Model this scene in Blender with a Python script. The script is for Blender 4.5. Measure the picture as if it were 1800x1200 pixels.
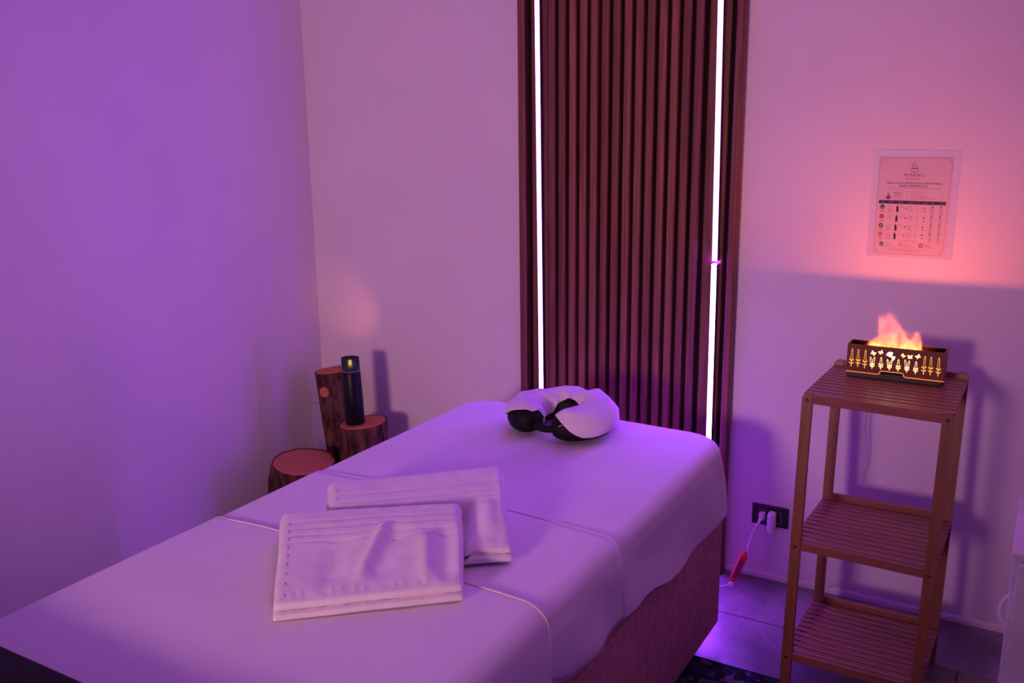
import bpy, bmesh, math, random
from mathutils import Vector, Matrix, noise
random.seed(7)
PI = math.pi
for o in list(bpy.data.objects): bpy.data.objects.remove(o)
S = bpy.context.scene
COL = S.collection

# ------------------------------------------------------------------ camera
cam_d = bpy.data.cameras.new('camera'); cam = bpy.data.objects.new('camera', cam_d); COL.objects.link(cam)
cam_d.sensor_width = 36.0; cam_d.lens = 32.817; cam_d.clip_start = 0.02
rt = Vector((0.8632, 0.5047, -0.0115)).normalized()
fw = Vector((-0.4915, 0.8407, -0.2272)).normalized()
yaw, pit, rol = math.radians(-30.315), math.radians(13.132), math.radians(-0.678)
fw = Vector((math.sin(yaw)*math.cos(pit), math.cos(yaw)*math.cos(pit), -math.sin(pit)))
r0 = Vector((math.cos(yaw), -math.sin(yaw), 0)); u0 = r0.cross(fw)
rt = math.cos(rol)*r0 + math.sin(rol)*u0; up = -math.sin(rol)*r0 + math.cos(rol)*u0
M = Matrix((rt, up, -fw)).transposed().to_4x4(); M.translation = Vector((0, 0, 1.483))
cam.matrix_world = M
S.camera = cam

# ------------------------------------------------------------------ world, exposure, area lights
w = bpy.data.worlds.new('world'); S.world = w; w.use_nodes = True
w.node_tree.nodes['Background'].inputs[0].default_value = (0.5, 0.3, 0.45, 1)
w.node_tree.nodes['Background'].inputs[1].default_value = 0.02
S.view_settings.view_transform = 'Standard'; S.view_settings.look = 'None'
S.view_settings.gamma = 1.0; S.view_settings.use_curve_mapping = False
S.view_settings.exposure = 0.0

def area(name, loc, rot, sx, sy, col, power):
    l = bpy.data.lights.new(name, 'AREA'); l.shape = 'RECTANGLE'; l.size = sx; l.size_y = sy
    l.color = col; l.energy = power
    o = bpy.data.objects.new(name, l); o.location = loc; o.rotation_euler = rot; COL.objects.link(o)
    return o
LED_STRENGTH = 70.0
LED_LOWER = 215.0
LED_COLOR = (0.27, 0.040, 1.0)
BURNER_STRENGTH = 8.0
BURNER_POWER = 2.5
fl = bpy.data.lights.new('standing_lamp', 'SPOT'); fl.energy = 270.0; fl.color = (1.0, 0.49, 0.60)
fl.spot_size = math.radians(57); fl.spot_blend = 1.0; fl.shadow_soft_size = 0.28
fill = bpy.data.objects.new('standing_lamp', fl); COL.objects.link(fill); fill.location = (-1.0, -1.9, 1.35)
over = area('overhead_fill', (-0.35, 1.2, 2.58), (0, 0, 0), 0.6, 0.6, (1.0, 0.40, 0.75), 3.0)  # unseen overhead fill, added to brighten the bed's side and top
fill.rotation_euler = (Vector((-1.62, 2.88, 1.12))-Vector((-1.0, -1.9, 1.35))).to_track_quat('-Z', 'Y').to_euler()

# ------------------------------------------------------------------ helpers
def new_mat(name, col=(0.8, 0.8, 0.8), rough=0.6, spec=0.3, metal=0.0, emit=None, estr=0.0):
    m = bpy.data.materials.new(name); m.use_nodes = True
    b = m.node_tree.nodes['Principled BSDF']
    b.inputs['Base Color'].default_value = (*col, 1); b.inputs['Roughness'].default_value = rough
    b.inputs['Specular IOR Level'].default_value = spec; b.inputs['Metallic'].default_value = metal
    if emit: b.inputs['Emission Color'].default_value = (*emit, 1); b.inputs['Emission Strength'].default_value = estr
    return m
def nodes(m): return m.node_tree.nodes, m.node_tree.links, m.node_tree.nodes['Principled BSDF']
def add_noise(m, scale=(1, 1, 1), nscale=10, detail=4, c1=None, c2=None, lo=.35, hi=.65, bump=0.0, bdist=0.001, kind='noise', distort=0.0, bscale=None):
    N, L, B = nodes(m)
    tc = N.new('ShaderNodeTexCoord'); mp = N.new('ShaderNodeMapping'); mp.inputs['Scale'].default_value = scale
    L.new(tc.outputs['Object'], mp.inputs['Vector'])
    if kind == 'noise':
        t = N.new('ShaderNodeTexNoise'); t.inputs['Scale'].default_value = nscale; t.inputs['Detail'].default_value = detail
        t.inputs['Distortion'].default_value = distort; out = t.outputs['Fac']
    else:
        t = N.new('ShaderNodeTexVoronoi'); t.inputs['Scale'].default_value = nscale; out = t.outputs['Distance']
    L.new(mp.outputs['Vector'], t.inputs['Vector'])
    if c1:
        r = N.new('ShaderNodeValToRGB'); r.color_ramp.elements[0].position = lo; r.color_ramp.elements[1].position = hi
        r.color_ramp.elements[0].color = (*c1, 1); r.color_ramp.elements[1].color = (*c2, 1)
        L.new(out, r.inputs['Fac']); L.new(r.outputs['Color'], B.inputs['Base Color'])
    if bump:
        bn = N.new('ShaderNodeBump'); bn.inputs['Strength'].default_value = bump; bn.inputs['Distance'].default_value = bdist
        src = out
        if bscale:
            t2 = N.new('ShaderNodeTexNoise'); t2.inputs['Scale'].default_value = bscale; t2.inputs['Detail'].default_value = 3
            L.new(tc.outputs['Object'], t2.inputs['Vector']); src = t2.outputs['Fac']
        L.new(src, bn.inputs['Height']); L.new(bn.outputs['Normal'], B.inputs['Normal'])
    return m

def tag(o, label=None, cat=None, group=None, kind=None):
    if label: o['label'] = label
    if cat: o['category'] = cat
    if group: o['group'] = group
    if kind: o['kind'] = kind
    return o
def thing(name, loc, label, cat, group=None):
    o = bpy.data.objects.new(name, None); o.empty_display_size = 0.05; o.location = loc; COL.objects.link(o)
    return tag(o, label, cat, group)
def world_loc(o):
    v = Vector((0, 0, 0)); p = o
    while p is not None: v += p.location; p = p.parent
    return v
def link(name, me, mat, parent=None, smooth=False):
    """mesh given in world metres; stored relative to its parent's origin"""
    if mat: me.materials.append(mat)
    if smooth:
        for p in me.polygons: p.use_smooth = True
    o = bpy.data.objects.new(name, me); COL.objects.link(o)
    if parent is not None:
        o.parent = parent
        me.transform(Matrix.Translation(-world_loc(parent)))
    return o
def from_bm(name, bm, mat, parent=None, smooth=False):
    bmesh.ops.recalc_face_normals(bm, faces=bm.faces)
    me = bpy.data.meshes.new(name); bm.to_mesh(me); bm.free()
    return link(name, me, mat, parent, smooth)
def pydata(name, v, f, mat, parent=None, smooth=False):
    me = bpy.data.meshes.new(name); me.from_pydata([tuple(x) for x in v], [], f); me.update()
    return link(name, me, mat, parent, smooth)
def bx(bm, x0, x1, y0, y1, z0, z1, bev=0.0, seg=2, rot=None, piv=None):
    b2 = bmesh.new()
    bmesh.ops.create_cube(b2, size=1)
    for v in b2.verts:
        v.co = Vector(((x0+x1)/2 + v.co.x*(x1-x0), (y0+y1)/2 + v.co.y*(y1-y0), (z0+z1)/2 + v.co.z*(z1-z0)))
    if bev > 0: bmesh.ops.bevel(b2, geom=b2.edges[:], offset=bev, segments=seg, affect='EDGES', profile=0.5)
    if rot is not None:
        c = piv if piv is not None else Vector(((x0+x1)/2, (y0+y1)/2, (z0+z1)/2))
        for v in b2.verts: v.co = rot @ (v.co - c) + c
    merge(bm, b2)
def merge(bm, b2):
    me = bpy.data.meshes.new('tmp'); b2.to_mesh(me); b2.free(); bm.from_mesh(me); bpy.data.meshes.remove(me)
def box(name, x0, x1, y0, y1, z0, z1, mat, parent=None, bev=0.0, seg=2, rot=None, smooth=False):
    bm = bmesh.new(); bx(bm, x0, x1, y0, y1, z0, z1, bev, seg, rot)
    return from_bm(name, bm, mat, parent, smooth)
def hexa(bm, bot, top, bev=0.0):
    """box from 4 bottom and 4 top corners"""
    b2 = bmesh.new(); vs = [b2.verts.new(p) for p in list(bot)+list(top)]
    for f in ((3,2,1,0),(4,5,6,7),(0,1,5,4),(1,2,6,5),(2,3,7,6),(3,0,4,7)): b2.faces.new([vs[i] for i in f])
    bmesh.ops.recalc_face_normals(b2, faces=b2.faces)
    if bev: bmesh.ops.bevel(b2, geom=b2.edges[:], offset=bev, segments=2, affect='EDGES', profile=0.5)
    merge(bm, b2)
def cyl(bm, c0, c1, r0, r1=None, seg=32, caps=True, bev=0):
    r1 = r0 if r1 is None else r1
    c0 = Vector(c0); c1 = Vector(c1); d = (c1-c0).normalized()
    a = d.orthogonal().normalized(); b = d.cross(a)
    b2 = bmesh.new(); rings = []
    prof = [(0, r0), (1, r1)]
    L = (c1-c0).length
    if bev: prof = [(0, r0-bev), (bev/L, r0), (1-bev/L, r1), (1, r1-bev)]
    for t, r in prof:
        rings.append([b2.verts.new(c0 + (c1-c0)*t + (a*math.cos(2*PI*i/seg)+b*math.sin(2*PI*i/seg))*r) for i in range(seg)])
    for A, B in zip(rings, rings[1:]):
        for i in range(seg): b2.faces.new((A[i], A[(i+1) % seg], B[(i+1) % seg], B[i]))
    if caps: b2.faces.new(rings[0][::-1]); b2.faces.new(rings[-1])
    merge(bm, b2)
def catmull(pts, n=12):
    P = [Vector(p) for p in pts]; P = [2*P[0]-P[1]] + P + [2*P[-1]-P[-2]]; out = []
    for i in range(1, len(P)-2):
        for k in range(n):
            t = k/n; a, b, c, d = P[i-1], P[i], P[i+1], P[i+2]
            out.append(0.5*((2*b) + (c-a)*t + (2*a-5*b+4*c-d)*t*t + (3*b-a-3*c+d)*t**3))
    out.append(P[-2]); return out
def tube(name, pts, r, mat, parent=None, n=10, seg=8, smooth_pts=True, rads=None):
    P = catmull(pts, n) if smooth_pts else [Vector(p) for p in pts]
    v = []; f = []; m = len(P); prev = None
    for i, p in enumerate(P):
        d = (P[min(i+1, m-1)] - P[max(i-1, 0)]).normalized()
        a = d.orthogonal().normalized() if prev is None else (prev - d*prev.dot(d)).normalized()
        prev = a; b = d.cross(a); rr = r if rads is None else rads(i/(m-1))
        for k in range(seg): v.append(p + (a*math.cos(2*PI*k/seg)+b*math.sin(2*PI*k/seg))*rr)
    for i in range(m-1):
        for k in range(seg): f.append((i*seg+k, i*seg+(k+1) % seg, (i+1)*seg+(k+1) % seg, (i+1)*seg+k))
    f.append(tuple(range(seg))[::-1]); f.append(tuple((m-1)*seg+k for k in range(seg)))
    return pydata(name, v, f, mat, parent, True)
def lathe(bm, c, prof, seg=32, axis=None):
    """prof: list of (r, h) along axis from c"""
    c = Vector(c); d = (axis or Vector((0, 0, 1))).normalized(); a = d.orthogonal().normalized(); b = d.cross(a)
    b2 = bmesh.new(); rings = []
    for r, h in prof:
        rings.append([b2.verts.new(c + d*h + (a*math.cos(2*PI*i/seg)+b*math.sin(2*PI*i/seg))*max(r, 1e-5)) for i in range(seg)])
    for A, B in zip(rings, rings[1:]):
        for i in range(seg): b2.faces.new((A[i], A[(i+1) % seg], B[(i+1) % seg], B[i]))
    b2.faces.new(rings[0][::-1]); b2.faces.new(rings[-1])
    merge(bm, b2)
def nz(x, y, z=0, s=1.0): return noise.noise(Vector((x*s, y*s, z*s)))

# ------------------------------------------------------------------ materials
wall_m = add_noise(new_mat('wall_paint', (0.78, 0.74, 0.74), 0.75, 0.15), nscale=3, c1=(0.76, 0.72, 0.73), c2=(0.80, 0.76, 0.755), bump=0.12, bdist=0.0012, bscale=70)
ceil_m = new_mat('ceiling_paint', (0.8, 0.78, 0.78), 0.9, 0.1)
base_m = new_mat('baseboard_paint', (0.80, 0.78, 0.79), 0.35, 0.4)
def terrazzo():
    m = new_mat('speckled_tile', (0.4, 0.4, 0.4), 0.38, 0.4); N, L, B = nodes(m)
    tc = N.new('ShaderNodeTexCoord')
    n1 = N.new('ShaderNodeTexNoise'); n1.inputs['Scale'].default_value = 3.0; n1.inputs['Detail'].default_value = 5; n1.inputs['Distortion'].default_value = .6
    L.new(tc.outputs['Object'], n1.inputs['Vector'])
    r1 = N.new('ShaderNodeValToRGB'); e = r1.color_ramp.elements
    e[0].position = .38; e[0].color = (0.13, 0.115, 0.115, 1); e[1].position = .60; e[1].color = (0.28, 0.255, 0.25, 1)
    L.new(n1.outputs['Fac'], r1.inputs['Fac'])
    v = N.new('ShaderNodeTexVoronoi'); v.inputs['Scale'].default_value = 135; L.new(tc.outputs['Object'], v.inputs['Vector'])
    n2 = N.new('ShaderNodeTexNoise'); n2.inputs['Scale'].default_value = 9; n2.inputs['Detail'].default_value = 3; L.new(tc.outputs['Object'], n2.inputs['Vector'])
    a = N.new('ShaderNodeMath'); a.operation = 'MULTIPLY_ADD'; a.inputs[1].default_value = 0.55; L.new(n2.outputs['Fac'], a.inputs[0]); a.inputs[2].default_value = -0.05
    lt = N.new('ShaderNodeMath'); lt.operation = 'LESS_THAN'; L.new(v.outputs['Distance'], lt.inputs[0]); L.new(a.outputs[0], lt.inputs[1])
    mx = N.new('ShaderNodeMixRGB'); L.new(lt.outputs[0], mx.inputs['Fac']); L.new(r1.outputs['Color'], mx.inputs[1]); mx.inputs[2].default_value = (0.045, 0.035, 0.04, 1)
    ml = N.new('ShaderNodeMath'); ml.operation = 'MULTIPLY'; L.new(lt.outputs[0], ml.inputs[0]); ml.inputs[1].default_value = .8; L.new(ml.outputs[0], mx.inputs['Fac'])
    L.new(mx.outputs[0], B.inputs['Base Color'])
    return m
tile_m = terrazzo()
grout_m = new_mat('grout', (0.05, 0.045, 0.045), 0.9, 0.1)
def wood(name, c1, c2, sc, rough, spec, grain=6, along='z', bump=.25):
    m = new_mat(name, c1, rough, spec)
    s = {'z': (sc, sc, sc*.03), 'x': (sc*.03, sc, sc), 'y': (sc, sc*.03, sc)}[along]
    return add_noise(m, scale=s, nscale=grain, detail=5, c1=c1, c2=c2, lo=.3, hi=.7, bump=bump, bdist=.0006, distort=1.2)
panel_m = wood('dark_walnut', (0.11, 0.038, 0.027), (0.24, 0.088, 0.058), 14, 0.5, 0.3)
panel_m2 = wood('mid_walnut', (0.15, 0.055, 0.038), (0.31, 0.12, 0.078), 14, 0.5, 0.3)
groove_m = new_mat('black_felt', (0.018, 0.010, 0.012), 0.95, 0.05)
bam = (0.18, 0.058, 0.032); bam2 = (0.26, 0.092, 0.048)
bamz = wood('bamboo_upright', bam, bam2, 12, 0.38, 0.4, along='z', bump=.15)
bamx = wood('bamboo_slat', (0.22, 0.078, 0.058), (0.31, 0.112, 0.082), 12, 0.33, 0.45, along='x', bump=.15)
bolt_m = new_mat('dark_bolt', (0.08, 0.03, 0.02), 0.35, 0.5, 0.5)
led_m = new_mat('led_diffuser', (0.9, 0.9, 0.9), 0.4, 0.3, emit=LED_COLOR, estr=LED_STRENGTH)
led_low_m = new_mat('led_diffuser_lower', (0.9, 0.9, 0.9), 0.4, 0.3, emit=LED_COLOR, estr=LED_LOWER)
velvet_m = add_noise(new_mat('dusty_pink_velvet', (0.55, 0.26, 0.27), 0.85, 0.15), nscale=35, detail=6, c1=(0.50, 0.23, 0.24), c2=(0.60, 0.295, 0.30), bump=.3, bdist=.001, bscale=300)
sheet_m = add_noise(new_mat('white_cotton', (0.82, 0.80, 0.82), 0.75, 0.2), nscale=6, detail=3, c1=(0.80, 0.77, 0.79), c2=(0.84, 0.81, 0.83), bump=.10, bdist=.004, bscale=18)
for mm in (sheet_m,):
    mm.node_tree.nodes['Principled BSDF'].inputs['Sheen Weight'].default_value = .15
hem_m = new_mat('cream_hem', (0.80, 0.74, 0.68), 0.8, 0.1)
def terry():
    m = new_mat('terry_cotton', (0.80, 0.74, 0.78), 0.95, 0.05)
    N, L, B = nodes(m); B.inputs['Sheen Weight'].default_value = .3
    return add_noise(m, scale=(1, 1, 1), nscale=26, detail=6, c1=(0.82, 0.77, 0.79), c2=(0.90, 0.85, 0.87), lo=.3, hi=.7, bump=.5, bdist=.0022, bscale=330)
terry_m = terry()
stitch_m = new_mat('stitch_thread', (0.42, 0.37, 0.44), 0.9, 0.1)
black_m = add_noise(new_mat('black_leatherette', (0.006, 0.006, 0.008), 0.6, 0.2), nscale=60, bump=.15, bdist=.001)
tissue_m = add_noise(new_mat('cover_tissue', (0.76, 0.70, 0.75), 0.8, 0.15), nscale=7, detail=4, c1=(0.72, 0.66, 0.71), c2=(0.80, 0.74, 0.79), bump=.25, bdist=.004, bscale=22)
bark_m = add_noise(new_mat('bark', (0.09, 0.045, 0.035), 0.95, 0.1), scale=(1, 1, .35), nscale=38, detail=8, c1=(0.045, 0.022, 0.02), c2=(0.20, 0.095, 0.07), lo=.36, hi=.68, bump=1.0, bdist=.006)
def cutwood():
    m = new_mat('cut_wood', (0.5, 0.22, 0.12), 0.8, 0.15); N, L, B = nodes(m)
    tc = N.new('ShaderNodeTexCoord'); wv = N.new('ShaderNodeTexWave'); wv.wave_type = 'RINGS'; wv.rings_direction = 'Z'
    wv.inputs['Scale'].default_value = 22; wv.inputs['Distortion'].default_value = 2.5; wv.inputs['Detail'].default_value = 3; wv.inputs['Detail Scale'].default_value = 1.5
    L.new(tc.outputs['Object'], wv.inputs['Vector'])
    r = N.new('ShaderNodeValToRGB'); r.color_ramp.elements[0].color = (0.50, 0.17, 0.09, 1); r.color_ramp.elements[1].color = (0.56, 0.21, 0.115, 1)
    L.new(wv.outputs['Fac'], r.inputs['Fac']); L.new(r.outputs['Color'], B.inputs['Base Color'])
    return m
cut_m = cutwood()
blackgloss_m = new_mat('black_gloss', (0.006, 0.009, 0.010), 0.4, 0.25)
blackplastic_m = new_mat('black_plastic', (0.012, 0.012, 0.014), 0.35, 0.5)
whiteplastic_m = new_mat('white_plastic', (0.82, 0.80, 0.82), 0.3, 0.45)
redplastic_m = new_mat('red_plastic', (0.75, 0.02, 0.03), 0.35, 0.5)
darkred_m = new_mat('dark_red_inlay', (0.22, 0.01, 0.07), 0.4, 0.5)
burner_m = wood('burner_veneer', (0.15, 0.042, 0.025), (0.23, 0.066, 0.038), 14, 0.45, 0.3, along='x', bump=.1)
def emis(name, col, s):
    return new_mat(name, (0.1, 0.05, 0.03), 0.5, 0.1, emit=col, estr=s)
cut_glow_m = emis('cutout_glow', (1.0, 0.42, 0.07), 1.35)
cut_hot_m = emis('cutout_glow_bright', (1.0, 0.60, 0.24), 2.3)
line_glow_m = emis('edge_glow', (1.0, 0.20, 0.05), 1.25)
burner_led_m = emis('burner_led', (1.0, 0.085, 0.035), BURNER_STRENGTH)
def rug():
    m = new_mat('rug_pile', (0.02, 0.03, 0.02), 0.95, 0.05); N, L, B = nodes(m)
    tc = N.new('ShaderNodeTexCoord'); v = N.new('ShaderNodeTexVoronoi'); v.inputs['Scale'].default_value = 45; v.distance = 'CHEBYCHEV'
    L.new(tc.outputs['Object'], v.inputs['Vector'])
    r = N.new('ShaderNodeValToRGB'); r.color_ramp.interpolation = 'CONSTANT'; e = r.color_ramp.elements
    e[0].color = (0.010, 0.016, 0.010, 1); e[1].position = .45; e[1].color = (0.02, 0.025, 0.05, 1)
    q = e.new(.80); q.color = (0.09, 0.09, 0.12, 1)
    sp = N.new('ShaderNodeSeparateColor'); L.new(v.outputs['Color'], sp.inputs[0]); L.new(sp.outputs[0], r.inputs['Fac'])
    L.new(r.outputs['Color'], B.inputs['Base Color'])
    n = N.new('ShaderNodeTexNoise'); n.inputs['Scale'].default_value = 400; L.new(tc.outputs['Object'], n.inputs['Vector'])
    b = N.new('ShaderNodeBump'); b.inputs['Strength'].default_value = .6; b.inputs['Distance'].default_value = .003
    L.new(n.outputs['Fac'], b.inputs['Height']); L.new(b.outputs['Normal'], B.inputs['Normal'])
    return m

# ------------------------------------------------------------------ room shell
XL, XR, YB, YF, ZC = -2.612, 0.62, 2.88, -2.3, 2.62
def structure(o): o['kind'] = 'structure'; return o
T = 0.1
floor = structure(box('floor', XL-T, XR+T, YF-T, YB+T, -0.10, -0.0075, grout_m))
structure(box('ceiling', XL-T, XR+T, YF-T, YB+T, ZC, ZC+T, ceil_m))
structure(box('wall_back', XL-T, XR+T, YB, YB+T, -0.0074, ZC, wall_m))
structure(box('wall_left', XL-T, XL, YF, YB, -0.0074, ZC, wall_m))
structure(box('wall_right', XR, XR+T, YF, YB, -0.0074, ZC, wall_m))
structure(box('wall_front', XL-T, XR+T, YF-T, YF, -0.0074, ZC, wall_m))
# floor tiles, laid in rows parallel to the back wall
rows = [(2.5955, YB), (1.9945, 2.5925), (1.3935, 1.9915), (0.7925, 1.3905), (0.1915, 0.7895), (-0.41, 0.1885), (-1.011, -0.413), (-1.612, -1.014), (-2.3, -1.615)]
for ri, (y0, y1) in enumerate(rows):
    off = -0.108 if ri % 2 else 0.045
    xs = [off + 0.9*k for k in range(-4, 3)]
    for a, b in zip(xs, xs[1:]):
        x0 = max(a+.0015, XL); x1 = min(b-.0015, XR)
        if x1 - x0 > .02:
            box('floor_tile', x0, x1, y0, y1, -0.0075, 0.0, tile_m, floor, bev=.001, seg=1)
def baseboard(name, pts):
    # small coved skirting: profile swept along one straight run
    (ax, ay), (bx_, by), (nx, ny) = pts
    prof = [(0, 0), (.006, 0), (.006, .012), (.004, .018), (.001, .021), (0, .021)]
    v = []; n = len(prof)
    for (px, py) in ((ax, ay), (bx_, by)):
        for d, h in prof: v.append((px+nx*d, py+ny*d, h))
    f = [(i, (i+1) % n, n+(i+1) % n, n+i) for i in range(n)] + [tuple(range(n))[::-1], tuple(range(n, 2*n))]
    structure(pydata(name, v, f, wall_m))
baseboard('baseboard_back', ((XL+.012, YB), (-1.66, YB), (0, -1)))
baseboard('baseboard_back_right', ((-0.85, YB), (XR, YB), (0, -1)))
baseboard('baseboard_left', ((XL, YF), (XL, YB), (1, 0)))

# ------------------------------------------------------------------ slatted wood panel with light strips
PX0, PX1, PY = -1.626, -0.854, 2.838
panel = thing('slatted_wood_panel', (-1.245, 2.88, 0), 'tall dark walnut panel of vertical slats rising behind the bed', 'wall panel')
box('backing_board', PX0+.004, PX1-.004, 2.866, 2.8795, 0.0, ZC-.002, groove_m, panel)
def slat(x0, x1, yfront, mat, name='slat'):
    # softly rounded front, as a ribbed board
    prof = []; n = 6; r = min(.007, (x1-x0)*.3)
    prof.append((x0, 2.866))
    for i in range(n+1):
        a = PI/2*i/n; prof.append((x0+r-r*math.cos(a), yfront+r-r*math.sin(a)))
    for i in range(n+1):
        a = PI/2*i/n; prof.append((x1-r+r*math.sin(a), yfront+r-r*math.cos(a)))
    prof.append((x1, 2.866)); k = len(prof)
    v = [(x, y, 0.0) for x, y in prof] + [(x, y, ZC-.002) for x, y in prof]
    f = [(i, (i+1) % k, k+(i+1) % k, k+i) for i in range(k)] + [tuple(range(k))[::-1], tuple(range(k, 2*k))]
    return pydata(name, v, f, mat, panel)
slat(PX0, -1.598, 2.836, panel_m, 'edge_slat')
slat(-0.880, PX1, 2.836, panel_m, 'edge_slat')
slat(-1.582, -1.518, 2.852, panel_m, 'light_channel_board')
slat(-0.9665, -0.897, 2.852, panel_m, 'light_channel_board')
for i in range(14):
    xl = -1.511 + .03885*i
    if xl + .0275 > -0.955: break
    slat(xl, xl+.0265, 2.838+random.uniform(-.001, .001), random.choice([panel_m, panel_m, panel_m2]))
channel_m = new_mat('anodised_channel', (.10, .07, .10), .4, .4, .5)
def strip(x0, x1, z0, z1, label, mat=None):
    s = thing('led_strip_light', ((x0+x1)/2, 2.8518, z0), label, 'strip light')
    bm = bmesh.new(); c0 = (x0, 2.8395, z0); c1 = (x1, 2.8395, z1)
    hexa(bm, [(x0-.0080, 2.8310, z0), (x0+.0080, 2.8310, z0), (x0+.0080, 2.8440, z0), (x0-.0080, 2.8440, z0)],
             [(x1-.0080, 2.8310, z1), (x1+.0080, 2.8310, z1), (x1+.0080, 2.8440, z1), (x1-.0080, 2.8440, z1)], .0015)
    from_bm('diffuser', bm, mat or led_m, s)
    bm = bmesh.new()
    hexa(bm, [(x0-.0080, 2.8440, z0), (x0+.0080, 2.8440, z0), (x0+.0080, 2.8518, z0), (x0-.0080, 2.8518, z0)],
             [(x1-.0080, 2.8440, z1), (x1+.0080, 2.8440, z1), (x1+.0080, 2.8518, z1), (x1-.0080, 2.8518, z1)])
    from_bm('mounting_tape', bm, whiteplastic_m, s)
    for sg in (-1, 1):
        bm = bmesh.new(); a, b = .0082*sg, .0096*sg; a, b = min(a, b), max(a, b)
        hexa(bm, [(x0+a, 2.8322, z0), (x0+b, 2.8322, z0), (x0+b, 2.8518, z0), (x0+a, 2.8518, z0)],
                 [(x1+a, 2.8322, z1), (x1+b, 2.8322, z1), (x1+b, 2.8518, z1), (x1+a, 2.8518, z1)])
        from_bm('channel_side', bm, channel_m, s)
    return s
strip(-1.533, -1.552, 0.02, ZC-.004, 'glowing violet-white vertical light strip on the left edge of the slatted panel')
strip(-0.9107, -0.9178, 0.02, 1.046, 'lower glowing light strip on the right edge of the slatted panel, below the dim joint', led_low_m)
strip(-0.9165, -0.9390, 1.056, ZC-.004, 'upper glowing light strip on the right edge of the slatted panel, above the dim joint')

# ------------------------------------------------------------------ rug
rg = box('area_rug', -1.35, -0.02, 1.15, 2.300, 0.0, 0.009, rug(), bev=.003)
tag(rg, 'dark patterned rug on the floor between the bed and the shelf stand', 'rug')
bm = bmesh.new()
bx(bm, -1.35, -0.02, 2.298, 2.306, 0.0, 0.011, .003)
from_bm('bound_edge', bm, black_m, rg)

# ------------------------------------------------------------------ bed
BX0, BX1, BY0, BY1, BZ = -1.597, -0.738, 0.766, 2.482, 0.612
bed = thing('treatment_bed', (-1.17, 1.64, 0), 'upholstered dusty pink treatment bed under white sheets in front of the slatted panel', 'bed')
box('upholstered_base', BX0, BX1+.004, BY0, BY1-.045, 0.055, 0.40, velvet_m, bed, bev=.012, seg=3, smooth=True)
for fx in (BX0+.07, BX1-.075):
    for fy in (BY0+.07, BY1-.13):
        bm = bmesh.new(); cyl(bm, (fx, fy, 0.009 if (fx > -1.35 and fy < 2.28) else 0.0), (fx, fy, 0.056), .028, .034, 20); from_bm('foot', bm, blackplastic_m, bed)

R_ = .034
def rr_perimeter(x0, x1, y0, y1, rc, step=.02):
    """points + outward normals round a rounded rectangle, counter-clockwise"""
    out = []
    def seg(ax, ay, bx2, by, nx, ny):
        L = math.hypot(bx2-ax, by-ay); n = max(1, int(L/step))
        for i in range(n): out.append((Vector((ax+(bx2-ax)*i/n, ay+(by-ay)*i/n, 0)), Vector((nx, ny, 0))))
    def arc(cx, cy, a0):
        n = 8
        for i in range(n):
            a = a0 + PI/2*i/n; out.append((Vector((cx+rc*math.cos(a), cy+rc*math.sin(a), 0)), Vector((math.cos(a), math.sin(a), 0))))
    seg(x1, y0+rc, x1, y1-rc, 1, 0); arc(x1-rc, y1-rc, 0)
    seg(x1-rc, y1, x0+rc, y1, 0, 1); arc(x0+rc, y1-rc, PI/2)
    seg(x0, y1-rc, x0, y0+rc, -1, 0); arc(x0+rc, y0+rc, PI)
    seg(x0+rc, y0, x1-rc, y0, 0, -1); arc(x1-rc, y0+rc, 3*PI/2)
    return out
def mattress():
    P = rr_perimeter(BX0+R_, BX1-R_, BY0+R_, BY1-R_, .075); v = []; f = []; n = len(P)
    lv = [(.0, .401), (R_-.003, .401), (R_-.003, BZ-R_)] + [((R_-.003)*math.cos(math.radians(a)), BZ-R_+(R_-.003)*math.sin(math.radians(a))) for a in (22, 45, 68, 90)]
    for o_, z in lv:
        for p, nn in P: q = p+nn*o_; v.append((q.x, q.y, z))
    for r in range(len(lv)-1):
        for i in range(n): f.append((r*n+i, r*n+(i+1) % n, (r+1)*n+(i+1) % n, (r+1)*n+i))
    f.append(tuple(range(n))[::-1]); f.append(tuple((len(lv)-1)*n+i for i in range(n)))
    pydata('mattress', v, f, velvet_m, bed, False)
mattress()
def crown(x, y):
    # the mattress swells a little toward its middle
    u = (x-BX0)/(BX1-BX0)*2-1; v = (y-BY0)/(BY1-BY0)*2-1
    return .010*max(0, 1-u*u)*max(0, 1-v**6)
def top_wrinkle(x, y):
    return .0022*nz(x*2.2+y*1.2, y*3.1, 3) + .0010*nz(x*9, y*5, 7)
HEMR = [(0.8, .44), (1.364, .468), (1.43, .434), (1.548, .424), (1.642, .424), (1.71, .433), (1.806, .437), (1.874, .430), (1.955, .408), (2.093, .394), (2.249, .398), (2.40, .408), (2.6, .415)]
def hem_z(y):
    for (a, p), (b, q) in zip(HEMR, HEMR[1:]):
        if a <= y <= b: return p + (q-p)*(y-a)/(b-a)
    return .42
def fold_at(x, y, t):
    return .016*t**.8*(.45+.55*math.sin(y*15-t*2.4+nz(y*2.5, 5)*4)+.5*nz(x*7, y*6, t*2))
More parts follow.
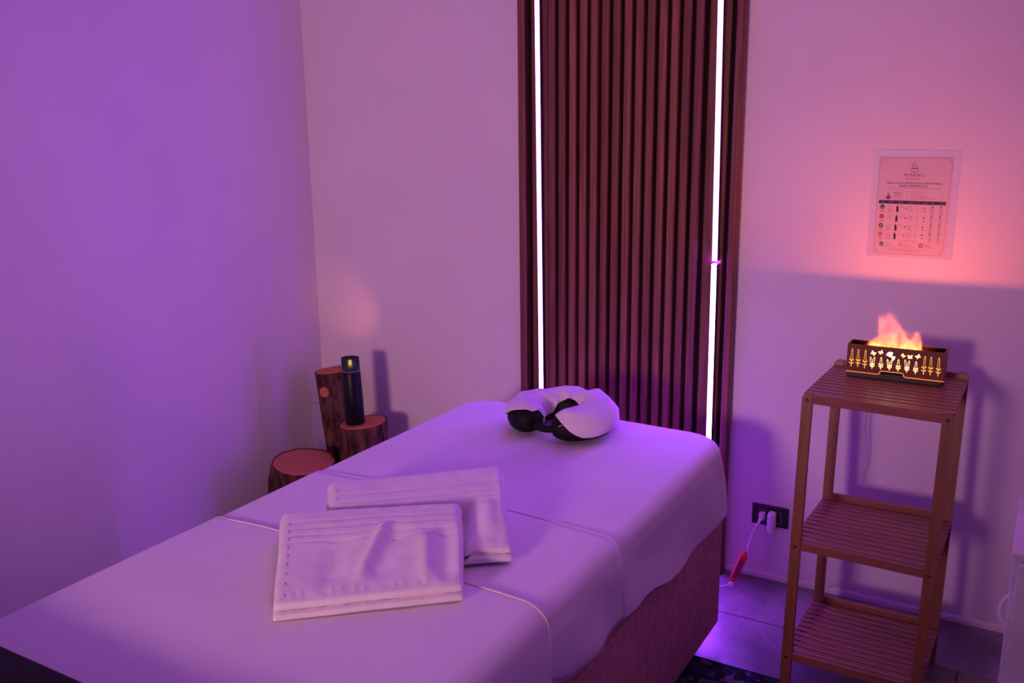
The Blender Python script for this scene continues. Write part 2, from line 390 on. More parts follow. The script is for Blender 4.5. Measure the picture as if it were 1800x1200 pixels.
def full_sheet():
    off = .004
    P = rr_perimeter(BX0+R_, BX1-R_, BY0+R_, BY1-R_, .075)
    n = len(P); v = []; f = []; rings = 0
    cx = (BX0+BX1)/2
    ts = [1, .97, .93, .87, .8, .7, .6, .5, .4, .3, .2, .1, 0]
    for t in reversed(ts[1:]):      # top: from the centre line outward
        for p, nn in P:
            c = Vector((cx, min(max(p.y, BY0+.45), BY1-.45), 0)); q = c.lerp(p, t)
            v.append((q.x, q.y, BZ+off+crown(q.x, q.y)+top_wrinkle(q.x, q.y)))
        rings += 1
    for p, nn in P:
        v.append((p.x, p.y, BZ+off+crown(p.x, p.y)+top_wrinkle(p.x, p.y))); 
    rings += 1
    for a in (15, 30, 45, 60, 75, 90):
        a = math.radians(a)
        for p, nn in P:
            rr = R_+off; q = p + nn*rr*math.sin(a)
            v.append((q.x, q.y, BZ+off-rr+rr*math.cos(a)+crown(p.x, p.y)*math.cos(a)+top_wrinkle(p.x, p.y)*math.cos(a)))
        rings += 1
    H = 12
    for k in range(1, H+1):
        t = k/H
        for i, (p, nn) in enumerate(P):
            z0 = BZ+off-(R_+off); zh = hem_z(p.y) if nn.x >= 0 else .42
            cornr = abs(nn.x*nn.y)*2
            fold = fold_at(p.x, p.y, t) + .020*cornr*math.sin(t*PI*.75)
            q = p + nn*(R_+off+max(0.0, fold)+.002)
            v.append((q.x, q.y, z0+(zh-z0)*t))
        rings += 1
    for r in range(rings-1):
        for i in range(n):
            j = (i+1) % n; f.append((r*n+i, r*n+j, (r+1)*n+j, (r+1)*n+i))
    return pydata('bed_sheet', v, f, sheet_m, None, True)
sh = full_sheet()
m_ = sh.modifiers.new('subd', 'SUBSURF'); m_.levels = 1; m_.render_levels = 1
tag(sh, 'large white sheet draped over the head end of the bed, under the face cushion', 'sheet')

def cross_sheet(name, y0, y1, off, hem_r, label, hem_edge, seed=0, wob=0.004):
    """sheet laid across the bed: cross-section path from left hem over the top to the right hem"""
    path = []
    zl = .44; zt = BZ+off
    for k in range(9): path.append(('L', k/8))
    for a in range(15, 91, 15): path.append(('AL', math.radians(a)))
    for k in range(1, 40): path.append(('T', k/40))
    for a in range(0, 91, 15): path.append(('AR', math.radians(a)))
    for k in range(1, 13): path.append(('R', k/12))
    ny = max(8, int((y1-y0)/.0075)) if seed == 1 else max(8, int((y1-y0)/.02)); v = []; f = []; m = len(path)
    for j in range(ny+1):
        yy = y0 + (y1-y0)*j/ny
        for kind, t in path:
            e = 0
            if j == ny: e = wob*nz(t*9 if kind == 'T' else 3+t, seed, 2)
            y = yy + e; rr = R_+off
            if kind == 'T':
                x = BX0+R_+(BX1-BX0-2*R_)*t; z = zt+crown(x, y)+top_wrinkle(x, y)
                if seed == 1:   # puckers close to the near sheet's edge
                    z += .004*math.exp(-((x+0.86)/.025)**2)*math.exp(-((y-1.30)/.05)**2) + .0035*math.exp(-((x+0.92)/.02)**2)*math.exp(-((y-1.28)/.06)**2)
                if seed == 2:
                    z += .0035*math.exp(-((y-(1.60+.10*(x+1.0)))/.014)**2)*max(0, min(1, (x+1.25)/.1))*max(0, min(1, (-0.85-x)/.1))
            elif kind in ('AL', 'AR'):
                p = BX0+R_ if kind == 'AL' else BX1-R_
                a = (PI/2-t) if kind == 'AL' else t
                if kind == 'AL': a = PI/2 - t
                sgn = -1 if kind == 'AL' else 1
                x = p + sgn*rr*math.sin(a); z = zt-rr+rr*math.cos(a)+crown(p, y)*math.cos(a)+top_wrinkle(p, y)*math.cos(a)
            else:
                sgn = -1 if kind == 'L' else 1
                tt = 1-t if kind == 'L' else t
                fold = fold_at(BX1-R_ if kind == 'R' else BX0+R_, y, tt)
                if seed == 2: fold += .004*tt*max(0, nz(y*16, tt*9, 4))
                x = (BX0+R_ if kind == 'L' else BX1-R_) + sgn*(rr+max(0.0, fold)+.002)
                z0 = zt-rr; zh = zl if kind == 'L' else hem_r(y); z = z0+(zh-z0)*tt
            if seed == 1 and y < BY0+R_:
                q = min(1.0, (BY0+R_-y)/(R_+off)); z -= (R_+off)*(1-math.sqrt(1-q*q))
            v.append((x, y, z))
    for j in range(ny):
        for i in range(m-1): f.append((j*m+i, j*m+i+1, (j+1)*m+i+1, (j+1)*m+i))
    o = pydata(name, v, f, sheet_m, None, True)
    md = o.modifiers.new('thick', 'SOLIDIFY'); md.thickness = .0012; md.offset = 0
    tag(o, label, 'sheet')
    if hem_edge:
        pts = [Vector(v[ny*m+i]) for i in range(6, m)]
        pts = [p + Vector((0, 0, .0012)) if 9 < i < m-12 else p + Vector((.001, 0, 0)) for i, p in enumerate(pts)]
        tube('hem', pts, hem_edge, hem_m, o, smooth_pts=False, seg=6)
    return o
cross_sheet('draw_sheet', 1.30, 1.698, .0075, lambda y: hem_z(y)+.006, 'narrow white sheet laid across the middle of the bed beneath the towels', .0009, 2)
cross_sheet('foot_sheet', BY0-.008, 1.362, .0110, lambda y: .37, 'white sheet covering the foot end of the bed nearest the camera', .0021, 1)

# dark bench end touching the foot of the bed
bench = thing('padded_bench', (-1.25, .55, 0), 'dark padded bench corner against the foot end of the bed', 'bench')
box('seat_pad', -1.75, -0.95, .36, .7500, 0.46, 0.679, black_m, bench, bev=.008, seg=4, smooth=True)
box('seat_frame', -1.73, -0.97, .38, .7400, 0.40, 0.46, black_m, bench, bev=.004)
for fx in (-1.70, -1.04):
    for fy in (.41, .68): box('leg', fx, fx+.04, fy, fy+.04, 0.0, 0.401, black_m, bench, bev=.003)

# ------------------------------------------------------------------ towels
def bilerp(c, u, v):
    (a, b, c2, d) = c     # near-left, near-right, far-right, far-left
    return a.lerp(b, u).lerp(d.lerp(c2, u), v)
FRONT = [(-1.124, 1.078), (-0.872, 1.302), (-1.040, 1.560), (-1.348, 1.335)]
def under_front(x, y):
    d = 1e9
    for (ax, ay), (bx2, by) in zip(FRONT, FRONT[1:]+FRONT[:1]):
        L = math.hypot(bx2-ax, by-ay); d = min(d, ((bx2-ax)*(y-ay)-(by-ay)*(x-ax))/L)
    return d          # > 0 inside the front towel
def towel(name, corners, zs, label, seed, folds, bands):
    C = [Vector((x, y, 0)) for x, y in corners]
    ctr = sum(C, Vector())/4
    root = thing(name, (ctr.x, ctr.y, BZ+.022), label, 'towel', 'folded white hand towels on the bed')
    zb = BZ+.0235
    def layer(lname, grow, z_low, z_hi_f, nearcut):
        nu, nv = 90, 80; v = []; f = []
        for j in range(nv+1):
            for i in range(nu+1):
                u, w_ = i/nu, j/nv
                uu = .5+(u-.5)*(1+grow); ww = nearcut + w_*(1+grow*.3-nearcut)
                p = bilerp(C, uu, ww)
                p.x += .006*nz(ww*3, seed, 1)*(1 if u in (0, 1) else .6); p.y += .006*nz(uu*3, seed, 5)
                h = z_hi_f(u, w_)
                e = min(1, (min(u, 1-u)/.035))**.0 
                du = min(u, 1-u)/.05; dv0 = w_/.035; dv1 = (1-w_)/.10
                rnd = 1.0
                for d, k in ((du, .35), (dv0, .30), (dv1, .9)):
                    if d < 1: rnd *= 1-k*(1-math.sqrt(max(0, 1-(1-d)**2)))
                wr = .004*nz(u*2.5, w_*2, seed) + .0012*nz(u*14, w_*10, seed+3)
                for (u0, uslope, wid, amp, v0, v1) in folds:
                    cu = u0 + uslope*w_
                    m_ = max(0, min(1, (w_-v0)/.12))*max(0, min(1, (v1-w_)/.12))
                    wr += amp*m_*math.exp(-((u-cu)/wid)**2)
                for vb in bands:
                    wr -= .0024*math.exp(-((w_-vb-.01*nz(u*4, seed))/.008)**2)
                if .02 < w_ < .12: wr += .0011*math.sin(u*95+nz(u*9, 2)*5)*(1-abs(w_-.07)/.05 if abs(w_-.07) < .05 else 0)
                z = z_low + (h-z_low)*rnd + wr*min(1, du)*min(1, dv0*1.2)
                z = max(z, zb+.001)
                if seed == 2:
                    k = max(0, min(1, (under_front(p.x, p.y)+.016)/.012)); z = z*(1-k)+min(z, zb+(.004 if lname == 'lower_fold' else .010))*k
                v.append((p.x, p.y, z))
        N1 = nu+1
        for j in range(nv):
            for i in range(nu): f.append((j*N1+i, j*N1+i+1, (j+1)*N1+i+1, (j+1)*N1+i))
        # skirt down + floor of the layer
        loop = [i for i in range(nu)] + [j*N1+nu for j in range(nv)] + [nv*N1+i for i in range(nu, 0, -1)] + [j*N1 for j in range(nv, 0, -1)]
        base = len(v); c0 = sum((Vector(v[k]) for k in loop), Vector())/len(loop)
        for k in loop:
            q = Vector(v[k]); d = (c0-q); d.z = 0; d.normalize(); 
            jj = k//N1 if True else 0; lift = 0.0
            if seed == 1: q_ = max(0, min(1, (jj/nv-.12)/.15)); lift = (.014 if lname == 'lower_fold' else .004)*q_
            v.append((q.x+d.x*.003, q.y+d.y*.003, min(z_low+lift, q.z-.0005)))
        n = len(loop)
        for k in range(n): f.append((loop[k], base+k, base+(k+1) % n, loop[(k+1) % n]))
        f.append(tuple(base+k for k in range(n)))
        return pydata(lname, v, f, terry_m, root, True)
    lo, nearh, farh, thick = zs
    layer('lower_fold', .012, zb, lambda u, w_: zb+.012+(farh-.014)*w_**1.5*.5, -0.035)
    layer('upper_fold', 0.0, zb+.0125, lambda u, w_: zb+nearh+(farh-nearh)*(1-(1-w_)**1.6), 0.0)
    # stitched side band near the left end
    for uu in (.055,):
        pts = []
        for k in range(18):
            w_ = .08+.72*k/17; p = bilerp(C, uu, w_); pts.append((p, w_))
        bm = bmesh.new()
        up_ = [o for o in root.children if o.name.startswith('upper_fold')][0]
        vs = [vv.co + world_loc(root) for vv in up_.data.vertices]
        for a, (p, w_) in enumerate(pts):
            if a % 2: continue
            idx = int(round(w_*80))*91 + int(round(uu*90)); z = vs[idx].z; q = vs[idx]
            d = (C[3]-C[0]).normalized()*.006
            cyl(bm, q-d+Vector((0, 0, .0004)), q+d+Vector((0, 0, .0004)), .0007, seg=6)
        from_bm('stitching', bm, stitch_m, root)['kind'] = 'stuff'
    return root
towel('folded_towel', [(-1.124, 1.078), (-0.872, 1.302), (-1.040, 1.560), (-1.348, 1.335)], (0, .026, .068, 0),
      'front folded white hand towel with ribbed bands, overlapping the other towel', 1,
      [(.40, .26, .035, .013, .12, .72), (.50, .24, .07, -.009, .12, .70), (.80, -.02, .04, .010, .05, .6), (.26, .14, .07, -.008, .1, .6), (.92, -.02, .05, -.008, .05, .7)], (.62, .70, .78, .55))
towel('folded_towel', [(-1.145, 1.250), (-0.874, 1.482), (-1.078, 1.792), (-1.372, 1.505)], (0, .024, .070, 0),
      'rear folded white hand towel, partly hidden under the front towel and nearer the face cushion', 2,
      [(.86, .08, .05, .010, .1, .5), (.97, 0, .02, .004, .2, .9), (.76, .04, .05, -.008, .1, .6)], (.55, .62, .72, .48))

# ------------------------------------------------------------------ face cushion
def cushion():
    cx, cy, ang = -1.166, 2.272, math.radians(-4)
    zb = BZ+.0145
    root = thing('face_cradle_cushion', (cx, cy, zb), 'horseshoe face cushion with white disposable cover over black padding at the head of the bed', 'cushion')
    A, B_ = .109, .100       # centre-line radii
    gap = math.radians(15)   # opening half angle, toward the foot end
    def centre(th):
        x = A*math.cos(th); y = B_*math.sin(th)
        return Vector((x, y, 0))
    def frame(th):
        d = .001; t = (centre(th+d)-centre(th-d)).normalized(); n = Vector((t.y, -t.x, 0))
        return centre(th), n
    t0, t1 = -PI/2+gap, 3*PI/2-gap
    ca, sa = math.cos(ang), math.sin(ang)
    def W(p): return Vector((cx+p.x*ca-p.y*sa, cy+p.x*sa+p.y*ca, zb+p.z))
    def surf(s, ph, off=0.0):
        """s 0..1 along the horseshoe, ph 0 = outward, PI/2 = up"""
        th = t0+(t1-t0)*s; c, n = frame(th)
        e = min(s, 1-s)/.10; cap = math.sqrt(max(0, 1-(1-min(1, e))**2)) if e < 1 else 1
        a = .050*(.30+.70*cap)+off; h = (.041+.004*math.sin(PI*s))*(.40+.60*cap)
        zc = .043
        x = a*math.cos(ph); z = (h+off)*math.sin(ph)
        if z < 0: z *= .93
        sg = 1 if x > 0 else -1
        x = sg*abs(x)**.9*a**.1
        p = c+n*x; p.z = zc+z
        return p
    ns, nph = 80, 32; v = []; f = []
    for i in range(ns+1):
        for k in range(nph): v.append(W(surf(i/ns, 2*PI*k/nph)))
    for i in range(ns):
        for k in range(nph): f.append((i*nph+k, i*nph+(k+1) % nph, (i+1)*nph+(k+1) % nph, (i+1)*nph+k))
    f.append(tuple(range(nph))[::-1]); f.append(tuple(ns*nph+k for k in range(nph)))
    pydata('cushion_pad', v, f, black_m, root, True)
    # elastic strap joining the two ends
    a = surf(0.005, PI*.5); b = surf(.995, PI*.5)
    a = W(Vector((a.x, a.y, .035))); b = W(Vector((b.x, b.y, .035))); mid = (a+b)/2+Vector((0, .0, -.004))
    tube('strap', [a, mid, b], .011, black_m, root, seg=10)
    # disposable cover: drapes over the top, longer on the outer side
    v = []; f = []; ns, nph = 110, 40; s0, s1 = .012, .990
    for i in range(ns+1):
        s = s0+(s1-s0)*i/ns
        out = -.30+.10*math.sin(s*19+1)+.20*nz(s*6, 2)       # outer hem angle (below horizontal)
        # right lobe (s near 0): the cover stops on the upper half; left lobe likewise
        if s < .34: out = -.50 + .45*(s/.34)**2
        if s < .12: out += 2.3*(1-s/.12)**1.6
        if s > .80: out = -.28 + 1.9*((s-.80)/.20)**1.5
        inn = PI*1.02 + .25*math.sin(s*9+.5) 
        if .38 < s < .66: inn -= .55*math.sin(PI*(s-.38)/.28)**.6
        if s > .88: inn = PI*1.02 + .15*(s-.88)/.12
        if s < .12: inn = PI*(1.02+.05*(1-s/.12))
        for k in range(nph+1):
            ph = out+(inn-out)*k/nph
            wr = .0055+.0040*nz(s*16, ph*1.6, 2)+.0075*max(0, math.sin(s*44+ph*1.5+nz(s*5, ph)*4))*math.exp(-((s-.50)/.16)**2)
            wr += .008*max(0, nz(s*9, ph*2.2, 9))
            p = surf(s, ph, wr)
            if k in (0, 1, 2): p.z += -.0
            pt = .0
            if abs(s-.44) < .02 and abs(ph-1.1) < .9: pt = .012*(1-abs(s-.44)/.02)*max(0, 1-abs(ph-1.0)/.6)
            p.z += pt
            if p.z < .006: p.z = .006
            v.append(W(p))
    m = nph+1
    for i in range(ns):
        for k in range(nph): f.append((i*m+k, i*m+k+1, (i+1)*m+k+1, (i+1)*m+k))
    o = pydata('disposable_cover', v, f, tissue_m, root, True)
    md = o.modifiers.new('thick', 'SOLIDIFY'); md.thickness = .0008; md.offset = 1
    # two little care-tag threads
    for s, ph in ((.035, .35), (.17, -.25)):
        p = W(surf(s, ph, .002)); q = W(surf(s+.012, ph+.12, .002))
        tube('seam_thread', [p, (p+q)/2+Vector((0, 0, .001)), q], .0009, whiteplastic_m, root, n=4, seg=6)
cushion()

# ------------------------------------------------------------------ bamboo shelf stand
def cart():
    root = thing('shelf_stand', (-.34, 2.48, 0), 'three-tier slatted bamboo stand against the wall right of the bed', 'shelf')
    ZT = .803
    # leg centre lines (x, y) at floor and at top; the stand widens slightly upward
    FLb, FLt = (-.504, 2.292), (-.505, 2.362)
    FRb, FRt = (-.186, 2.292), (-.174, 2.345)
    BLb, BLt = (-.492, 2.604), (-.497, 2.702)
    BRb, BRt = (-.180, 2.604), (-.174, 2.706)
    def at(b, t, z): k = z/ZT; return (b[0]+(t[0]-b[0])*k, b[1]+(t[1]-b[1])*k)
    hw, ht = .0128, .0085
    def leg(b, t, ztop, inner):
        bm = bmesh.new(); b2 = bmesh.new()
        # upright with a rounded outer top corner
        prof = []; r = .013
        zs = [0.0, ztop-r]
        def ring(z, xo0, xo1):
            c = at(b, t, z); return [(c[0]+xo0, c[1]-ht, z), (c[0]+xo1, c[1]-ht, z), (c[0]+xo1, c[1]+ht, z), (c[0]+xo0, c[1]+ht, z)]
        rings = [ring(0, -hw, hw), ring(ztop-r, -hw, hw)]
        for i in range(1, 7):
            a = PI/2*i/6; dx = r*(1-math.cos(a)); z = ztop-r+r*math.sin(a)
            rings.append(ring(z, -hw+dx, hw) if inner > 0 else ring(z, -hw, hw-dx))
        V = [[b2.verts.new(p) for p in q] for q in rings]
        for A, B in zip(V, V[1:]):
            for i in range(4): b2.faces.new((A[i], A[(i+1) % 4], B[(i+1) % 4], B[i]))
        b2.faces.new(V[0][::-1]); b2.faces.new(V[-1]); merge(bm, b2)
        return from_bm('leg', bm, bamz, root)
    leg(FLb, FLt, ZT, 1); leg(FRb, FRt, ZT, -1); leg(BLb, BLt, ZT+.012, 1); leg(BRb, BRt, ZT+.012, -1)
    for si, (zs, zf, zr) in enumerate(((ZT-.002, ZT-.001, ZT+.012), (.412, .411, .429), (.105, .104, .122))):
        FL = at(FLb, FLt, zs); FR = at(FRb, FRt, zs); BL = at(BLb, BLt, zs); BR = at(BRb, BRt, zs)
        shelf_name = ('top_shelf', 'middle_shelf', 'bottom_shelf')[si]
        def rail(L, R, z0, z1, name):
            bm = bmesh.new(); t = ht-.001
            bot = [(L[0]+hw, L[1]-t, z0), (R[0]-hw, R[1]-t, z0), (R[0]-hw, R[1]+t, z0), (L[0]+hw, L[1]+t, z0)]
            top = [(x, y, z1) for x, y, _ in bot]
            hexa(bm, bot, top, .001); return from_bm(name, bm, bamx, root)
        rail(FL, FR, zf-.024, zf, 'front_rail')
        rail(BL, BR, zr-.030, zr, 'rear_rail')
        # side bearers carry the slats
        for L, R, s in ((FL, BL, 1), (FR, BR, -1)):
            bm = bmesh.new(); w0 = .004*s
            bot = [(L[0]-.006, L[1]+ht, zs-.026), (L[0]+.006, L[1]+ht, zs-.026), (R[0]+.006, R[1]-ht, zs-.026), (R[0]-.006, R[1]-ht, zs-.026)]
            hexa(bm, bot, [(x, y, zs-.0102) for x, y, _ in bot]); from_bm('side_bearer', bm, bamx, root)
        n = 11
        for k in range(n):
            a = (k+.08)/n; b_ = (k+.86)/n
            def P(t, side):
                L, R = (FL, BL) if side < 0 else (FR, BR)
                x = L[0]+(R[0]-L[0])*t + side*hw; y = (L[1]+ht+.0008)+((R[1]-ht-.0008)-(L[1]+ht+.0008))*t
                return x, y
            bm = bmesh.new()
            c = [P(a, -1), P(a, 1), P(b_, 1), P(b_, -1)]
            hexa(bm, [(x, y, zs-.010) for x, y in c], [(x, y, zs) for x, y in c], .0012)
            from_bm('slat', bm, bamx, root)
        for L in (FL, FR):
            bm = bmesh.new(); zz = zf-.0145
            c = at(FLb, FLt, zz) if L is FL else at(FRb, FRt, zz)
            lathe(bm, (c[0], c[1]-ht+.0002, zz), [(.0048, 0), (.0048, .0006), (.0032, .0011), (.0012, .0006)], 16, Vector((0, -1, 0)))
            from_bm('bolt', bm, bolt_m, root)
cart()

# ------------------------------------------------------------------ flame-effect burner on the stand
def burner():
    x0, x1, yf, yb, z0, z1 = -.4555, -.2120, 2.580, 2.640, .8165, .8935
    zb = .8015
    root = thing('flame_effect_burner', ((x0+x1)/2, 2.61, zb), 'wooden box aroma burner with glowing lavender cutouts and orange mist flames on the bamboo stand', 'aroma burner')
    # front panel has a raised notch in the middle of its lower edge
    f0 = x0+(x1-x0)*.355; f1 = x0+(x1-x0)*.60; nh = .010; t = .0035
    prof = [(x0, z0), (f0, z0), (f0, z0+nh), (f1, z0+nh), (f1, z0), (x1, z0), (x1, z1), (x0, z1)]
    v = [(x, yf, z) for x, z in prof]+[(x, yf+t, z) for x, z in prof]; n = 8
    f = [(i, (i+1) % n, n+(i+1) % n, n+i) for i in range(n)] + [tuple(range(n))[::-1], tuple(range(n, 2*n))]
    bm = bmesh.new(); me = bpy.data.meshes.new('t'); me.from_pydata(v, [], f); bm.from_mesh(me); from_bm('front_panel', bm, burner_m, root)
    box('back_panel', x0, x1, yb-t, yb, z0, z1, burner_m, root, bev=.0006)
    box('side_panel', x0, x0+t, yf+t, yb-t, z0, z1, burner_m, root)
    box('side_panel', x1-t, x1, yf+t, yb-t, z0, z1, burner_m, root)
    box('base_tray', x0+.002, x1-.004, yf+.0045, yb-.004, zb, z0+.004, blackplastic_m, root, bev=.002)
    box('inner_deck', x0+t, x1-t, yf+t, yb-t, .8660, .8700, groove_m, root)
    al = bpy.data.lights.new('burner_light', 'AREA'); al.shape = 'RECTANGLE'; al.size = .135; al.size_y = .005; al.energy = BURNER_POWER; al.color = (1.0, .17, .05); al.spread = math.radians(165)
    ao = bpy.data.objects.new('burner_light', al); COL.objects.link(ao); ao.parent = root; ao.location = Vector((x0+.119, 2.6075, .8768))-root.location
    ao.rotation_euler = Vector((0, .06, 1)).to_track_quat('-Z', 'Y').to_euler()
    lin = new_mat('spill_absorber_black', (.006, .004, .004), .9, .02)  # near-black liners added to stop the burner light reddening the inner walls
    box('spill_absorber', x0+t, x1-t, yb-t-.0008, yb-t, .870, z1-.001, lin, root); box('spill_absorber', x0+t, x1-t, yf+t, yf+t+.0008, .870, z1-.001, lin, root)
    box('spill_absorber', x0+t, x0+t+.0008, yf+t+.001, yb-t-.001, .870, z1-.001, lin, root); box('spill_absorber', x1-t-.0008, x1-t, yf+t+.001, yb-t-.001, .870, z1-.001, lin, root)
    box('led_bar', x0+.050, x0+.188, 2.604, 2.611, .8700, .8755, burner_led_m, root)
    W = x1-x0; Hh = z1-z0; yy = yf-.0006
    def uv(px, py):
        xl = 85-25*(py-510)/375; xr = 1465-40*(py-650)/395
        u = (px-xl)/(xr-xl); top = 510+140*u; bot = 885+160*u
        return x0+W*u, z0+Hh*(bot-py)/(bot-top)
    def flat(bm, pts):
        fr = [bm.verts.new((x, yy, z)) for x, z in pts]; bk = [bm.verts.new((x, yf+.0004, z)) for x, z in pts]
        bm.faces.new(fr[::-1]); n = len(fr)
        for i in range(n): bm.faces.new((fr[i], fr[(i+1) % n], bk[(i+1) % n], bk[i]))
    def blob(bm, cx, cz, a, b, rot=0, n=8):
        flat(bm, [(cx+a*math.cos(2*PI*i/n)*math.cos(rot)-b*math.sin(2*PI*i/n)*math.sin(rot), cz+a*math.cos(2*PI*i/n)*math.sin(rot)+b*math.sin(2*PI*i/n)*math.cos(rot)) for i in range(n)])
    def bar(bm, ax, az, bx2, bz, w):
        d = Vector((bx2-ax, bz-az)).normalized(); nx, nz_ = -d.y*w, d.x*w
        flat(bm, [(ax-nx, az-nz_), (bx2-nx, bz-nz_), (bx2+nx, bz+nz_), (ax+nx, az+nz_)])
    def sprig(bm, bx_, bz_, tx, tz, frac):
        """buds from frac upward along the line base -> top"""
        d = Vector((tx-bx_, tz-bz_)); L = d.length; d.normalize(); n = Vector((d.y, -d.x))
        cnt = max(4, int(L*(1-frac)/.0042)); rotd = math.atan2(d.y, d.x)
        for i in range(cnt):
            k = frac+(1-frac)*(i+.3)/cnt; c = Vector((bx_, bz_))+d*L*k; wd = .0030*(1-.55*(i/cnt))
            for s in (-1, 1): blob(bm, c.x+n.x*wd*s*.85, c.y+n.y*wd*s*.85, .0015, .0010, rotd-s*.6, 7)
        blob(bm, tx, tz, .0016, .0010, rotd, 7)
    plants = [((135, 825), [(155, 585)], .42), ((232, 830), [(243, 595)], .42), ((330, 850), [(348, 605)], .38),
              ((437, 857), [(417, 697), (477, 704)], .45), ((560, 868), [(572, 705)], .45), ((682, 880), [(658, 735), (722, 745)], .35),
              ((805, 895), [(815, 735)], .45), ((925, 910), [(905, 742), (965, 757)], .35), ((1045, 930), [(1060, 765)], .45),
              ((1155, 940), [(1182, 693)], .42), ((1247, 950), [(1265, 703)], .42), ((1350, 967), [(1372, 716)], .45)]
    for i, (bp, tops, fr) in enumerate(plants):
        bm = bmesh.new(); ax, az = uv(*bp)
        hot = 3 <= i <= 8
        if len(tops) == 1:
            tx, tz = uv(*tops[0]); mx_, mz = ax+(tx-ax)*fr, az+(tz-az)*fr
            bar(bm, ax, az, mx_, mz, .0009); sprig(bm, ax, az, tx, tz, fr); lv = (.10, .24)
            L = tz-az
        else:
            sx, sz = ax, az+.007
            bar(bm, ax, az, sx, sz, .0009); L = .03
            for tp in tops:
                tx, tz = uv(*tp); bar(bm, sx, sz, sx+(tx-sx)*.35, sz+(tz-sz)*.35, .0008); sprig(bm, sx, sz, tx, tz, .25)
        for k in (.17, .34):
            for s in (-1, 1): blob(bm, ax+s*.0037, az+L*k+.0022, .0034, .0012, s*.75, 8)
        from_bm('lavender_cutout', bm, cut_hot_m if hot else cut_glow_m, root)
    def butterfly(px, py, r, rot, name='butterfly_cutout'):
        bm = bmesh.new(); cx, cz = uv(px, py)
        for s, a, b, q in ((1, .0052, .0026, .75), (-1, .0052, .0026, -.75), (1, .0032, .0020, -.5), (-1, .0032, .0020, .5)):
            ang = rot+q; blob(bm, cx+s*r*.62*math.cos(ang), cz+s*r*.62*math.sin(ang), a*r/.006, b*r/.006, ang, 10)
        bar(bm, cx-.0008*math.sin(rot), cz-.0035, cx+.0008, cz+.0035, .0008)
        from_bm(name, bm, cut_hot_m, root)
    butterfly(455, 650, .0058, -.5); butterfly(568, 640, .0052, .5); butterfly(975, 705, .0056, .1)
    butterfly(875, 685, .0048, -.8); butterfly(1087, 700, .0054, .6)
    # big butterfly/flower in the centre
    bm = bmesh.new(); cx, cz = uv(700, 680)
    for k in range(6):
        a = 1.0+k*.42; blob(bm, cx+.0052*math.cos(a), cz+.0052*math.sin(a), .0056, .0017, a, 10)
    for k in range(6):
        a = -1.15+k*.25; blob(bm, cx+.0042+.003*math.cos(a), cz-.003+.0052*math.sin(a), .0056, .0013, a, 10)
    blob(bm, cx, cz, .0045, .004, .4, 12)
    from_bm('butterfly_cutout', bm, emis('cutout_glow_white', (1.0, .70, .38), 3.6), root)
    # glowing lower edge that follows the notch
    pts = [(x0, z0), (f0-.004, z0), (f0, z0+.003), (f0, z0+nh-.003), (f0+.004, z0+nh), (f1-.004, z0+nh), (f1, z0+nh-.003), (f1, z0+.003), (f1+.004, z0), (x1, z0)]
    tube('glowing_edge', [(x, yf-.0003, z+.0008) for x, z in pts], .0012, line_glow_m, root, smooth_pts=False, seg=6)
    # mist flame: glowing vapour rising from the slot
    m = bpy.data.materials.new('mist_flame'); m.use_nodes = True; N = m.node_tree.nodes; L = m.node_tree.links
    N.clear(); out = N.new('ShaderNodeOutputMaterial'); em = N.new('ShaderNodeEmission')
    tc = N.new('ShaderNodeTexCoord')
    n0 = N.new('ShaderNodeTexNoise'); n0.inputs['Scale'].default_value = 30; n0.inputs['Detail'].default_value = 5; n0.inputs['Roughness'].default_value = .55
    mp = N.new('ShaderNodeMapping'); mp.inputs['Scale'].default_value = (1.0, 1.0, .7); mp.inputs['Location'].default_value = (3.1, 1.7, .4)
    L.new(tc.outputs['Object'], mp.inputs['Vector']); L.new(mp.outputs['Vector'], n0.inputs['Vector'])
    sub = N.new('ShaderNodeVectorMath'); sub.operation = 'SUBTRACT'; L.new(n0.outputs['Color'], sub.inputs[0]); sub.inputs[1].default_value = (.5, .5, .5)
    scl = N.new('ShaderNodeVectorMath'); scl.operation = 'SCALE'; L.new(sub.outputs[0], scl.inputs[0]); scl.inputs['Scale'].default_value = .075
    add = N.new('ShaderNodeVectorMath'); add.operation = 'ADD'; L.new(tc.outputs['Object'], add.inputs[0]); L.new(scl.outputs[0], add.inputs[1])
    sp = N.new('ShaderNodeSeparateXYZ'); L.new(add.outputs[0], sp.inputs[0])
    spo = N.new('ShaderNodeSeparateXYZ'); L.new(tc.outputs['Object'], spo.inputs[0])
    # height profile over x (object space: x from 0 to .15, z from 0 up)
    mr = N.new('ShaderNodeMapRange'); L.new(sp.outputs['X'], mr.inputs[0]); mr.inputs[1].default_value = 0; mr.inputs[2].default_value = .142
    fc = N.new('ShaderNodeFloatCurve'); L.new(mr.outputs[0], fc.inputs['Value']); c = fc.mapping.curves[0]
    c.points[0].location = (0, .06); c.points[1].location = (1, .04)
    for q in ((.07, .20), (.16, .50), (.22, .86), (.32, .97), (.44, .93), (.52, .74), (.62, .52), (.74, .47), (.86, .50), (.93, .44), (.975, .12)): c.points.new(*q)
    fc.mapping.update()
    hz = N.new('ShaderNodeMath'); hz.operation = 'MULTIPLY'; L.new(fc.outputs[0], hz.inputs[0]); hz.inputs[1].default_value = .108
    df = N.new('ShaderNodeMath'); df.operation = 'SUBTRACT'; L.new(hz.outputs[0], df.inputs[0]); L.new(sp.outputs['Z'], df.inputs[1])
    ss = N.new('ShaderNodeMapRange'); ss.interpolation_type = 'SMOOTHSTEP'; L.new(df.outputs[0], ss.inputs[0]); ss.inputs[1].default_value = -.003; ss.inputs[2].default_value = .022
    # falloff in depth
    ya = N.new('ShaderNodeMath'); ya.operation = 'ABSOLUTE'; L.new(sp.outputs['Y'], ya.inputs[0])
